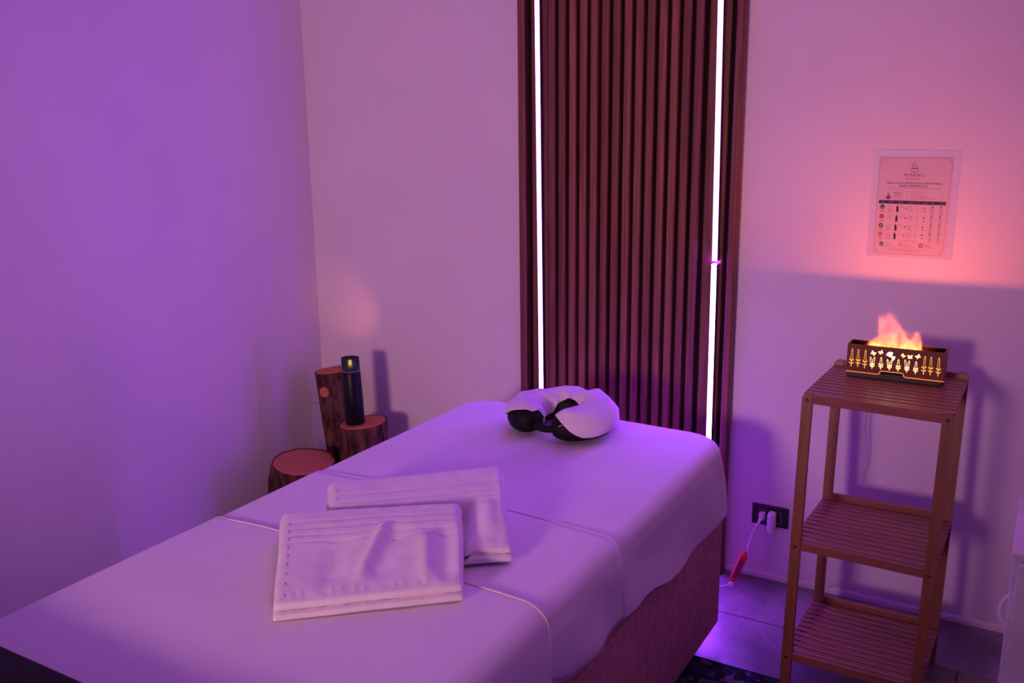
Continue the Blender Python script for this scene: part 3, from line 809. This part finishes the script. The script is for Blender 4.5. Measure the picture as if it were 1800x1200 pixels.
    ys = N.new('ShaderNodeMapRange'); ys.interpolation_type = 'SMOOTHSTEP'; L.new(ya.outputs[0], ys.inputs[0]); ys.inputs[1].default_value = .004; ys.inputs[2].default_value = .020; ys.inputs[3].default_value = 1; ys.inputs[4].default_value = 0
    n1 = N.new('ShaderNodeTexNoise'); n1.inputs['Scale'].default_value = 60; n1.inputs['Detail'].default_value = 4; n1.inputs['Distortion'].default_value = .6
    mp1 = N.new('ShaderNodeMapping'); mp1.inputs['Scale'].default_value = (1.6, 1, .45); L.new(add.outputs[0], mp1.inputs['Vector']); L.new(mp1.outputs[0], n1.inputs['Vector'])
    nr = N.new('ShaderNodeMapRange'); L.new(n1.outputs['Fac'], nr.inputs[0]); nr.inputs[1].default_value = .38; nr.inputs[2].default_value = .66; nr.inputs[3].default_value = .45; nr.inputs[4].default_value = 1.5
    zf = N.new('ShaderNodeMapRange'); L.new(spo.outputs['Z'], zf.inputs[0]); zf.inputs[1].default_value = 0; zf.inputs[2].default_value = .11
    cr = N.new('ShaderNodeValToRGB'); e = cr.color_ramp.elements
    e[0].position = 0; e[0].color = (1.0, .27, .045, 1); e[1].position = 1; e[1].color = (.65, .085, .13, 1)
    q = e.new(.30); q.color = (1.0, .23, .06, 1); q = e.new(.62); q.color = (.95, .15, .075, 1)
    L.new(zf.outputs[0], cr.inputs['Fac']); L.new(cr.outputs[0], em.inputs['Color'])
    zd = N.new('ShaderNodeMapRange'); L.new(zf.outputs[0], zd.inputs[0]); zd.inputs[3].default_value = 1.5; zd.inputs[4].default_value = .35
    p = None
    for s_ in (ss, ys, nr, zd):
        if p is None: p = s_.outputs[0]; continue
        mm = N.new('ShaderNodeMath'); mm.operation = 'MULTIPLY'; L.new(p, mm.inputs[0]); L.new(s_.outputs[0], mm.inputs[1]); p = mm.outputs[0]
    mm = N.new('ShaderNodeMath'); mm.operation = 'MULTIPLY'; L.new(p, mm.inputs[0]); mm.inputs[1].default_value = 30.0
    L.new(mm.outputs[0], em.inputs['Strength'])
    sc = N.new('ShaderNodeVolumeScatter'); sc.inputs['Color'].default_value = (.9, .8, .8, 1); sc.inputs['Anisotropy'].default_value = .2
    md = N.new('ShaderNodeMath'); md.operation = 'MULTIPLY'; L.new(p, md.inputs[0]); md.inputs[1].default_value = 3.0; L.new(md.outputs[0], sc.inputs['Density'])
    ad = N.new('ShaderNodeAddShader'); L.new(em.outputs[0], ad.inputs[0]); L.new(sc.outputs[0], ad.inputs[1]); L.new(ad.outputs[0], out.inputs['Volume'])
    fx0, fz0 = -.4115, .882
    # vapour body: rounded lump hugging the flame outline
    prof = [(-.006, 0), (-.008, .03), (.004, .075), (.018, .115), (.06, .125), (.085, .10), (.10, .075), (.135, .075), (.152, .05), (.150, 0)]
    v = [(x, -.024, z) for x, z in prof]+[(x, .024, z) for x, z in prof]; n = len(prof)
    f = [(i, (i+1) % n, n+(i+1) % n, n+i) for i in range(n)] + [tuple(range(n))[::-1], tuple(range(n, 2*n))]
    me = bpy.data.meshes.new('mist_flame'); me.from_pydata(v, [], f); me.update()
    bm = bmesh.new(); bm.from_mesh(me); bmesh.ops.recalc_face_normals(bm, faces=bm.faces); bm.to_mesh(me); bm.free()
    me.materials.append(m); o = bpy.data.objects.new('mist_flame', me); COL.objects.link(o); o.parent = root
    o.location = Vector((fx0, 2.608, fz0))-root.location
    o['label'] = 'orange glowing mist flame rising from the slot'
burner()

# ------------------------------------------------------------------ poster
def poster():
    X0, X1, Z0, Z1, Y = -.4740, -.2460, 1.0942, 1.3968, 2.8790
    root = thing('laminated_poster', ((X0+X1)/2, 2.88, Z0), 'laminated printed therapy chart on the wall above the burner', 'poster')
    lam = new_mat('lamination_sheen', (0.58, 0.55, 0.68), 0.35, 0.3)  # lilac tint stands in for light reflected by the clear film
    pap = new_mat('poster_paper', (0.62, 0.50, 0.52), 0.45, 0.3)
    ink = new_mat('poster_ink', (0.10, 0.055, 0.12), 0.5, 0.2); ink2 = new_mat('faint_ink', (0.42, 0.26, 0.28), 0.5, 0.2)
    navy = new_mat('navy_ink', (0.035, 0.03, 0.10), 0.5, 0.2); brown = new_mat('brown_ink', (0.30, 0.12, 0.14), 0.5, 0.2)
    box('laminate_sheet', X0, X1, Y, 2.8797, Z0, Z1, lam, root)
    box('printed_sheet', -.4585, -.2630, Y-.0004, Y+.0001, 1.1010, 1.3800, pap, root)
    def W(a, b):      # poster layout units -> wall position
        ltop = 185+.008*(a-240); lbot = 1020+.049*(a-185)
        x = -.4556+(a-240+.066*(b-185))*.0002975; z = 1.3760-(b-ltop)/(lbot-ltop)*.2720
        return x, z
    def shape(name, polys, mat, dy=.0007):
        bm = bmesh.new()
        for pts in polys:
            vs = [bm.verts.new((x, Y-dy, z)) for x, z in pts]
            try: bm.faces.new(vs)
            except ValueError: pass
        for fc in bm.faces:
            fc.normal_update()
            if fc.normal.y > 0: fc.normal_flip()
        me = bpy.data.meshes.new(name); bm.to_mesh(me); bm.free()
        o = link(name, me, mat, root)
        if len(polys) > 1: o['kind'] = 'stuff'
        return o
    def rectp(a0, b0, a1, b1): return [W(a0, b0), W(a1, b0), W(a1, b1), W(a0, b1)]
    def line(a0, b0, a1, b1, w=1.2):
        d = Vector((a1-a0, b1-b0)).normalized(); nx, ny = -d.y*w/2, d.x*w/2
        return [W(a0-nx, b0-ny), W(a1-nx, b1-ny), W(a1+nx, b1+ny), W(a0+nx, b0+ny)]
    def disc(a, b, r, n=20): return [W(a+r*math.cos(2*PI*i/n), b+r*math.sin(2*PI*i/n)) for i in range(n)]
    def text(s, a, b, width, mat, height=None, bold=0.0, name='lettering', dy=.0008):
        cu = bpy.data.curves.new('t', 'FONT'); cu.body = s; cu.align_x = 'CENTER'; cu.align_y = 'CENTER'; cu.size = 1; cu.offset = bold
        cu.resolution_u = 2
        ob = bpy.data.objects.new('t', cu); COL.objects.link(ob)
        dg = bpy.context.evaluated_depsgraph_get(); me = bpy.data.meshes.new_from_object(ob.evaluated_get(dg))
        bpy.data.objects.remove(ob)
        xs = [v.co.x for v in me.vertices]; ys = [v.co.y for v in me.vertices]
        if not xs: return
        w_ = max(xs)-min(xs); h_ = max(ys)-min(ys); cx = (max(xs)+min(xs))/2; cy = (max(ys)+min(ys))/2
        k = width*.0002975/w_; kz = k if height is None else height*.00032/h_
        X, Z = W(a, b)
        for v in me.vertices: v.co = Vector((X+(v.co.x-cx)*k, Y-dy, Z+(v.co.y-cy)*kz))
        me.update()
        return link(name, me, mat, root)
    # border with corner flourishes
    pl = []
    for q in ((275, 187, 845, 192), (210, 1025, 770, 1050), (238, 225, 192, 985), (875, 228, 803, 1012)): pl.append(line(*q, 2))
    for (cx, cy, sx, sy) in ((240, 188, 1, 1), (874, 192, -1, 1), (189, 1018, 1, -1), (800, 1048, -1, -1)):
        for k in range(3):
            r = 14+9*k
            for i in range(5):
                a0, a1 = PI/2*i/5, PI/2*(i+1)/5
                pl.append(line(cx+sx*r*math.cos(a0), cy+sy*r*math.sin(a0), cx+sx*r*math.cos(a1), cy+sy*r*math.sin(a1), 1.8))
    shape('ornamental_border', pl, brown)
    # coiled emblem
    pl = []; pts = []
    def sweep(pts, w):
        return [line(*pts[i], *pts[i+1], w) for i in range(len(pts)-1)]
    for (cy, rx, ry, t0, t1) in ((293, 34, 17, 0, 2*PI), (268, 28, 14, -.6, 4.2), (246, 20, 11, .5, 5.2)):
        pl += sweep([(548+rx*math.cos(t0+(t1-t0)*i/22), cy+ry*math.sin(t0+(t1-t0)*i/22)) for i in range(23)], 5)
    pl += sweep([(552, 236), (545, 225), (556, 214), (548, 200)], 3)
    shape('emblem', pl, brown)
    text('AMARU', 540, 336, 190, brown, 30, 0.0); text('RITUAL', 536, 367, 128, brown, 13, .0)
    text('TABLA DE SINCRONIZACIÓN EMOCIONAL', 542, 405, 495, navy, 21, .0)
    text('PARA TERAPEUTAS', 538, 433, 248, navy, 21, .0)
    shape('caption_rule', [line(302, 449, 540, 453, 3), line(546, 453, 775, 458, 3)], ink2)
    # intro box
    shape('intro_frame', [line(272, 466, 450, 468, 1.5), line(450, 468, 450, 545, 1.5), line(268, 540, 450, 545, 1.5), line(272, 466, 268, 540, 1.5), line(795, 485, 793, 555, 1.5)], ink2)
    shape('small_emblem', sweep([(316+6*math.cos(i*.5), 492-i*1.2) for i in range(10)], 4)+[disc(316, 507, 9), rectp(296, 515, 337, 522), disc(316, 524, 24, 14)[:8], rectp(292, 528, 341, 533)], brown)
    text('Ritual', 397, 491, 52, ink, 20); text('AMARU', 398, 517, 74, brown, 20)
    shape('intro_lines', [line(505, 484, 655, 486, 4), line(502, 503, 615, 505, 4), line(505, 523, 680, 525, 4), line(500, 540, 728, 544, 4)], ink2)
    shape('intro_bullets', [disc(487, 482, 5, 8), disc(484, 501, 5, 8), disc(482, 521, 5, 8), line(474, 545, 486, 530, 4)], ink2)
    # dark header bar with pale column titles
    shape('header_bar', [[W(232, 553), W(826, 570), W(822, 600), W(229, 582)]], navy)
    hp = []
    for a, w_ in ((268, 30), (343, 50), (430, 60), (522, 70), (585, 28), (648, 50), (710, 34), (788, 50)):
        b = 553+(a-232)*.0287+14
        hp.append(line(a-w_/2, b-3, a+w_/2, b-3+w_*.029, 3)); hp.append(line(a-w_/2+6, b+6, a+w_/2-6, b+6+w_*.02, 3))
    shape('column_titles', hp, brown, .0009)
    # four rows
    rowsY = [612, 697, 777, 852]; dx = [0, -6, -12, -18]
    colr = [(0.05, 0.05, 0.16), (0.42, 0.03, 0.07), (0.09, 0.10, 0.07), (0.60, 0.08, 0.06)]
    bot = new_mat('bottle_ink', (0.06, 0.015, 0.04), 0.5, 0.2)
    for r in range(4):
        y = rowsY[r]; d = dx[r]
        shape('round_badge', [disc(263+d, y, 21)], new_mat('badge_ink', colr[r], .5, .2))
        if r == 0: shape('badge_symbol', sweep([(266+11*math.cos(.4+i*.35), y+11*math.sin(.4+i*.35)) for i in range(11)], 4), pap, .0009)
        if r == 1: shape('badge_symbol', [line(262+d, y-11, 260+d, y+11, 5), line(254+d, y+11, 268+d, y+11, 4)], pap, .0009)
        if r == 2: shape('badge_symbol', [line(262+d, y-9, 256+d, y+10, 5), line(272+d, y-6, 260+d, y+5, 5)], pap, .0009)
        if r == 3: shape('badge_symbol', sweep([(263+d+9*math.cos(i*.63), y+9*math.sin(i*.63)) for i in range(9)], 3.5), pap, .0009)
        shape('badge_caption', [line(243+d, y+38, 282+d, y+39, 4)], ink)
        a = 399+d*1.2; b = y+17
        shape('bottle_picture', [rectp(a-10, b-12, a+10, b+30), [W(a-10, b-12), W(a-4, b-22), W(a+4, b-22), W(a+10, b-12)], rectp(a-3.5, b-32, a+3.5, b-20)], bot)
        tl = []
        for (c, w_, n, st) in ((335, 60, 6 if r != 1 else 3, 10), (433, 40, 2, 9), (520, 52, 5, 10), (580, 26, 4, 12), (706, 40, 8, 8), (782, 38, 8, 8)):
            for k in range(n):
                ww = w_*(.75+.25*math.sin(k*2.1+c+r)); bb = y-8+k*st + (c-263)*.03
                if c > 700: bb += 12
                tl.append(line(c+d-ww/2, bb, c+d+ww/2, bb+1, 3.0))
        shape('table_text', tl, ink2, .0007)
        sy = []
        for c in (478, 638, 708, 783):
            cc = c+d; b = y+14 if c < 700 else y+4
            sy += [line(cc-10, b+2, cc+10, b+2, 3), line(cc, b-10, cc, b+10, 3), disc(cc, b, 5, 8)]
        sy += [line(628+d, y+42, 652+d, y+43, 4)]
        shape('table_symbol', sy, ink)
    shape('footer_lines', [line(420, 915, 565, 922, 4), line(312, 985, 672, 1002, 3.5), line(370, 1000, 610, 1013, 3.5), line(455, 1028, 520, 1031, 3)]
          + [line(288, 930+k*12, 318+k*22, 931+k*13, 3) for k in range(4)] + [line(455, 938+k*11, 480+k*25, 940+k*11, 3) for k in range(4)] + [line(642, 945+k*11, 668+k*24, 947+k*11, 3.5) for k in range(4)], ink2)
    shape('round_badge', [disc(258, 940, 20)], new_mat('green_ink', (0.08, 0.16, 0.07), .5, .2))
    shape('badge_symbol', [line(248, 941, 256, 949, 5), line(255, 949, 270, 932, 5)], pap, .0009)
    shape('round_badge', [disc(428, 948, 18)], new_mat('orange_ink', (0.80, 0.28, 0.05), .5, .2))
    shape('badge_symbol', [line(428, 937, 428, 952, 4), disc(428, 958, 2.5, 8)], pap, .0009)
    shape('round_badge', [disc(612, 958, 20)], new_mat('red_ink', (0.50, 0.05, 0.08), .5, .2))
    shape('badge_symbol', [line(603, 949, 621, 967, 5), line(621, 949, 603, 967, 5)], pap, .0009)
poster()

# ------------------------------------------------------------------ wall socket, plugs, cables, switch
sock = thing('wall_socket', (-.711, 2.88, .19), 'black three-module wall socket low on the wall between bed and stand', 'socket')
box('cover_plate', -.7705, -.6520, 2.871, 2.8795, .1905, .2605, blackplastic_m, sock, bev=.003, seg=3)
edge_m = new_mat('socket_trim', (0.45, 0.45, 0.5), 0.3, 0.5)
bm = bmesh.new()
for (a, b, c, d) in ((-.7480, -.6745, .2435, .2445), (-.7480, -.6745, .2045, .2055), (-.7480, -.7470, .2045, .2445), (-.7240, -.7232, .2045, .2445), (-.6755, -.6745, .2045, .2445)):
    bx(bm, a, b, 2.8700, 2.8715, c, d)
from_bm('module_trim', bm, edge_m, sock)
bm = bmesh.new()
for mx in (-.7355, -.7110, -.6870):
    for dz in (-.009, 0, .009): cyl(bm, (mx, 2.8707, .2245+dz), (mx, 2.8712, .2245+dz), .0022, seg=12)
from_bm('socket_holes', bm, groove_m, sock)['kind'] = 'stuff'
plug = thing('power_plug', (-.7340, 2.871, .228), 'small white plug in the left module of the wall socket', 'plug')
box('plug_body', -.7420, -.7240, 2.848, 2.8695, .2140, .2400, whiteplastic_m, plug, bev=.004, seg=3, smooth=True)
tube('strain_relief', [(-.7330, 2.850, .2200), (-.7385, 2.838, .2080), (-.7450, 2.832, .1940)], .0045, whiteplastic_m, plug, rads=lambda t: .0062-.0035*t)
tube('cord', [(-.7445, 2.832, .195), (-.7540, 2.822, .165), (-.7600, 2.812, .138), (-.7615, 2.805, .117)], .0019, whiteplastic_m, plug)
ch = thing('charger', (-.700, 2.86, .18), 'white rounded charger plugged in the middle of the wall socket', 'charger')
bm = bmesh.new()
bx(bm, -.7130, -.6870, 2.835, 2.8695, .1780, .2500, .0115, 5)
from_bm('charger_body', bm, whiteplastic_m, ch, True)
thin_m = new_mat('thin_wire', (0.55, 0.50, 0.58), 0.4, 0.3)
wire = tube('burner_wire', [(-.700, 2.850, .180), (-.690, 2.845, .160), (-.655, 2.842, .115), (-.632, 2.842, .092), (-.610, 2.846, .055), (-.585, 2.85, .028), (-.550, 2.850, .022), (-.510, 2.850, .030),
     (-.470, 2.852, .055), (-.450, 2.855, .085), (-.447, 2.855, .14), (-.455, 2.855, .19), (-.458, 2.855, .26), (-.450, 2.855, .30), (-.442, 2.852, .36), (-.436, 2.85, .40), (-.424, 2.845, .47), (-.425, 2.84, .53), (-.432, 2.83, .58), (-.428, 2.80, .66), (-.425, 2.74, .78), (-.422, 2.725, .822), (-.415, 2.70, .828), (-.40, 2.664, .812), (-.39, 2.637, .8085)], .0011, thin_m, n=6, seg=6)
tag(wire, 'thin pale wire running from the charger up behind the bamboo stand', 'wire')
sw = thing('inline_switch', (-.775, 2.79, .09), 'red inline cable switch hanging below the wall socket', 'switch')
a, b = Vector((-.7655, 2.800, .116)), Vector((-.7960, 2.765, .018))
ax = (b-a).normalized(); L_ = (b-a).length
def capsule(name, s0, s1, wd, th, mat, dz=0):
    # flattened elongated octagonal body along the cable
    side = ax.cross(Vector((0, 1, 0))).normalized(); dep = ax.cross(side).normalized()
    st = [(0, .35), (.07, .62), (.12, .95), (.2, 1), (.8, 1), (.9, .85), (1, .5)]
    v = []; f = []
    n = 12
    for t, k in st:
        c = a+ax*L_*(s0+(s1-s0)*t)+dep*dz
        for i in range(n):
            q = 2*PI*i/n; cx_ = math.copysign(abs(math.cos(q))**.6, math.cos(q)); sz_ = math.copysign(abs(math.sin(q))**.6, math.sin(q))
            v.append(c+side*wd*k*cx_+dep*th*k*sz_)
    for j in range(len(st)-1):
        for i in range(n): f.append((j*n+i, j*n+(i+1) % n, (j+1)*n+(i+1) % n, (j+1)*n+i))
    f.append(tuple(range(n))[::-1]); f.append(tuple((len(st)-1)*n+i for i in range(n)))
    return pydata(name, v, f, mat, sw, False)
capsule('switch_body', 0, 1, .0125, .0085, redplastic_m)
dep = ax.cross(ax.cross(Vector((0, 1, 0))).normalized()).normalized()
capsule('switch_inlay', .22, .85, .0075, .0020, darkred_m, dz=.0080 if dep.y < 0 else -.0080)
tube('cord', [b, b+Vector((-.004, -.006, -.004)), Vector((-.815, 2.745, .0085)), Vector((-.85, 2.74, .006)), Vector((-.93, 2.77, .006)), Vector((-.99, 2.80, .006))], .0019, whiteplastic_m, sw)
tube('knot', [b+Vector((0, -.004, .002)), b+Vector((.006, -.008, -.004)), b+Vector((.001, -.012, -.010)), b+Vector((-.006, -.008, -.004)), b+Vector((0, -.004, .002))], .0018, whiteplastic_m, sw)

# ------------------------------------------------------------------ logs and candle lamp in the corner
def log(c0, c1, r, label, seed, tilt=(0, 0), knot=None, flare=0.0):
    c0 = Vector(c0); c1 = Vector(c1); root = thing('tree_log', c0, label, 'log', 'cut logs standing in the corner')
    seg, rings = 56, 40; d = (c1-c0); L = d.length; dn = d.normalized(); a = Vector((1, 0, 0)); a = (a-dn*a.dot(dn)).normalized(); b = dn.cross(a)
    v = []; f = []
    def pt(t, k, rs=1.0):
        q = 2*PI*k/seg; cx, sx = math.cos(q), math.sin(q)
        rr = r*(1+flare*(t-.5)+.05*nz(cx*1.3, sx*1.3, t*2+seed)+.035*nz(cx*4, sx*4, t*L*14+seed*3))
        rr += r*.018*nz(cx*14, sx*14, t*L*30+seed)
        if rs == 1.0: rr += .0035*max(0, nz(cx*6, sx*6, t*L*9+seed*7))
        p = c0+dn*L*t+(a*cx+b*sx)*rr*rs
        h = (cx*tilt[0]+sx*tilt[1])*rr*rs*t**3
        return p+Vector((0, 0, h))
    for j in range(rings+1):
        for k in range(seg): v.append(pt(j/rings, k))
    for j in range(rings):
        for k in range(seg): f.append((j*seg+k, j*seg+(k+1) % seg, (j+1)*seg+(k+1) % seg, (j+1)*seg+k))
    f.append(tuple(range(seg))[::-1])
    # bark lip at the top
    for k in range(seg): v.append(pt(1, k, .955)+Vector((0, 0, -.001)))
    for k in range(seg): f.append((rings*seg+k, rings*seg+(k+1) % seg, (rings+1)*seg+(k+1) % seg, (rings+1)*seg+k))
    bk = pydata('bark', v, f, bark_m, root, False)
    # cut face: own origin at its centre so the growth rings are concentric
    top = [pt(1, k, .958) for k in range(seg)]; ce = sum(top, Vector())/seg
    vv = [(0, 0, .0012)]; ff = []
    R = [.25, .5, .75, .93, 1.0]
    for ri, s_ in enumerate(R):
        for k in range(seg):
            q = (top[k]-ce)*s_; q.z += .0012*nz(q.x*30, q.y*30, seed)+(.0012 if s_ < 1 else -.002); vv.append(tuple(q))
    for k in range(seg): ff.append((0, 1+k, 1+(k+1) % seg))
    for ri in range(len(R)-1):
        for k in range(seg): ff.append((1+ri*seg+k, 1+(ri+1)*seg+k, 1+(ri+1)*seg+(k+1) % seg, 1+ri*seg+(k+1) % seg))
    me = bpy.data.meshes.new('cut_face'); me.from_pydata(vv, [], ff); me.materials.append(cut_m)
    for p in me.polygons: p.use_smooth = True
    o = bpy.data.objects.new('cut_face', me); COL.objects.link(o); o.parent = root; o.location = ce-c0
    if knot:
        t, ang, kr = knot; q = ang; dirv = a*math.cos(q)+b*math.sin(q); kc = c0+dn*L*t+dirv*r*.95
        bm = bmesh.new(); lathe(bm, kc, [(kr*1.25, -.008), (kr*1.15, .005), (kr*.95, .009)], 20, dirv); from_bm('knot_collar', bm, bark_m, root)
        bm = bmesh.new(); lathe(bm, kc, [(kr*.93, .0), (kr*.9, .0098), (kr*.5, .0105)], 20, dirv); from_bm('knot_face', bm, cut_m, root)
    return root
log((-2.400, 2.455, 0), (-2.345, 2.455, .262), .118, 'short wide tree log with bark, leftmost and lowest of the three logs in the corner', 1, (.10, .05))
log((-2.215, 2.640, 0), (-2.205, 2.640, .383), .088, 'mid-height tree log with bark carrying the black candle lamp', 2, (.12, .04), flare=.06)
log((-2.370, 2.735, 0), (-2.452, 2.752, .530), .062, 'tallest and thinnest tree log with a cut knot, leaning toward the left wall', 4, (-.08, .05), knot=(.86, -1.40, .023))
tw = tube('twig', [(-2.457, 2.700, .405), (-2.480, 2.690, .407), (-2.492, 2.684, .405)], .0012, bark_m, bpy.data.objects['tree_log.002'], n=4, seg=6)
lampr = thing('candle_lamp', (-2.222, 2.630, .383), 'black cylindrical candle lamp with a small glowing flame on the middle log', 'lamp')
LX, LY = -2.222, 2.615
LZ = .3855
bm = bmesh.new(); lathe(bm, (LX, LY, LZ), [(.034, 0), (.0365, .002), (.0368, .10), (.0345, .198), (.032, .203)], 40, Vector((-.035, 0, 1)))
from_bm('lamp_body', bm, blackgloss_m, lampr, True)
tx = LX-.035*.205; 
glass = new_mat('smoked_glass', (0.16, 0.22, 0.22), 0.03, 0.5); B = glass.node_tree.nodes['Principled BSDF']; B.inputs['Transmission Weight'].default_value = .9; B.inputs['IOR'].default_value = 1.2
bm = bmesh.new()
b2 = bmesh.new(); rr = []
for r, h in ((.0335, 0), (.0335, .050), (.0322, .050), (.0322, .003), (0.0001, .003)):
    rr.append([b2.verts.new((tx-.035*h+r*math.cos(2*PI*i/36), LY+r*math.sin(2*PI*i/36), LZ+.2035+h)) for i in range(36)])
for A, Bq in zip(rr, rr[1:]):
    for i in range(36): b2.faces.new((A[i], A[(i+1) % 36], Bq[(i+1) % 36], Bq[i]))
merge(bm, b2); from_bm('glass_cup', bm, glass, lampr, True)
bm = bmesh.new(); lathe(bm, (tx, LY, LZ+.2035), [(.034, 0), (.035, .001), (.035, .003), (.034, .004)], 36); from_bm('neck_ring', bm, new_mat('ring_metal', (.3, .3, .28), .3, .5, .6), lampr, True)
bm = bmesh.new(); lathe(bm, (tx, LY, LZ+.207), [(.026, 0), (.026, .004), (.012, .005)], 28); from_bm('wax_base', bm, new_mat('wax', (.5, .42, .2), .5, .3), lampr, True)
bm = bmesh.new(); lathe(bm, (tx, LY-.004, LZ+.212), [(.002, 0), (.0075, .006), (.0085, .010), (.0055, .018), (.002, .027), (.0005, .031)], 20)
from_bm('flame', bm, emis('candle_flame', (1.0, .62, .10), 5.0), lampr, True)
# its light escapes upward between the glass and the wall
pl = bpy.data.lights.new('candle_light', 'SPOT'); pl.energy = 1.0; pl.color = (1.0, .26, .16); pl.shadow_soft_size = .004; pl.spot_size = math.radians(56); pl.spot_blend = 1.0
po = bpy.data.objects.new('candle_light', pl); COL.objects.link(po); po.parent = lampr; po.location = Vector((tx, LY+.01, LZ+.262))-lampr.location
po.rotation_euler = Vector((-.215, .26, .125)).to_track_quat('-Z', 'Y').to_euler()

# ------------------------------------------------------------------ white unit at the right edge of the picture
def unit():
    x0, x1, y0, y1, zt = -.0085, .37, 1.95, 2.275, .652
    root = thing('white_side_cabinet', (.18, 2.1, 0), 'low white cabinet with a curved side handle at the right edge of the picture', 'cabinet')
    um = add_noise(new_mat('white_lacquer', (0.72, 0.70, 0.72), 0.4, 0.4), nscale=14, c1=(.66, .64, .66), c2=(.76, .74, .76))
    box('cabinet_body', x0+.002, x1, y0+.012, y1, 0.0, zt-.005, um, root, bev=.004)
    box('cabinet_top', x0, x1+.004, y0, y1+.001, zt-.005, zt, um, root, bev=.002)
    box('front_door', x0+.012, x1-.006, y0-.006, y0+.0118, 0.02, zt-.020, um, root, bev=.003)
    tube('side_handle', [(x0+.006, 2.20, .446), (-.012, 2.20, .434), (-.0195, 2.20, .418), (-.0215, 2.20, .402), (-.019, 2.20, .386), (-.011, 2.20, .372), (x0+.006, 2.20, .362)], .0048, whiteplastic_m, root, seg=12)
unit()
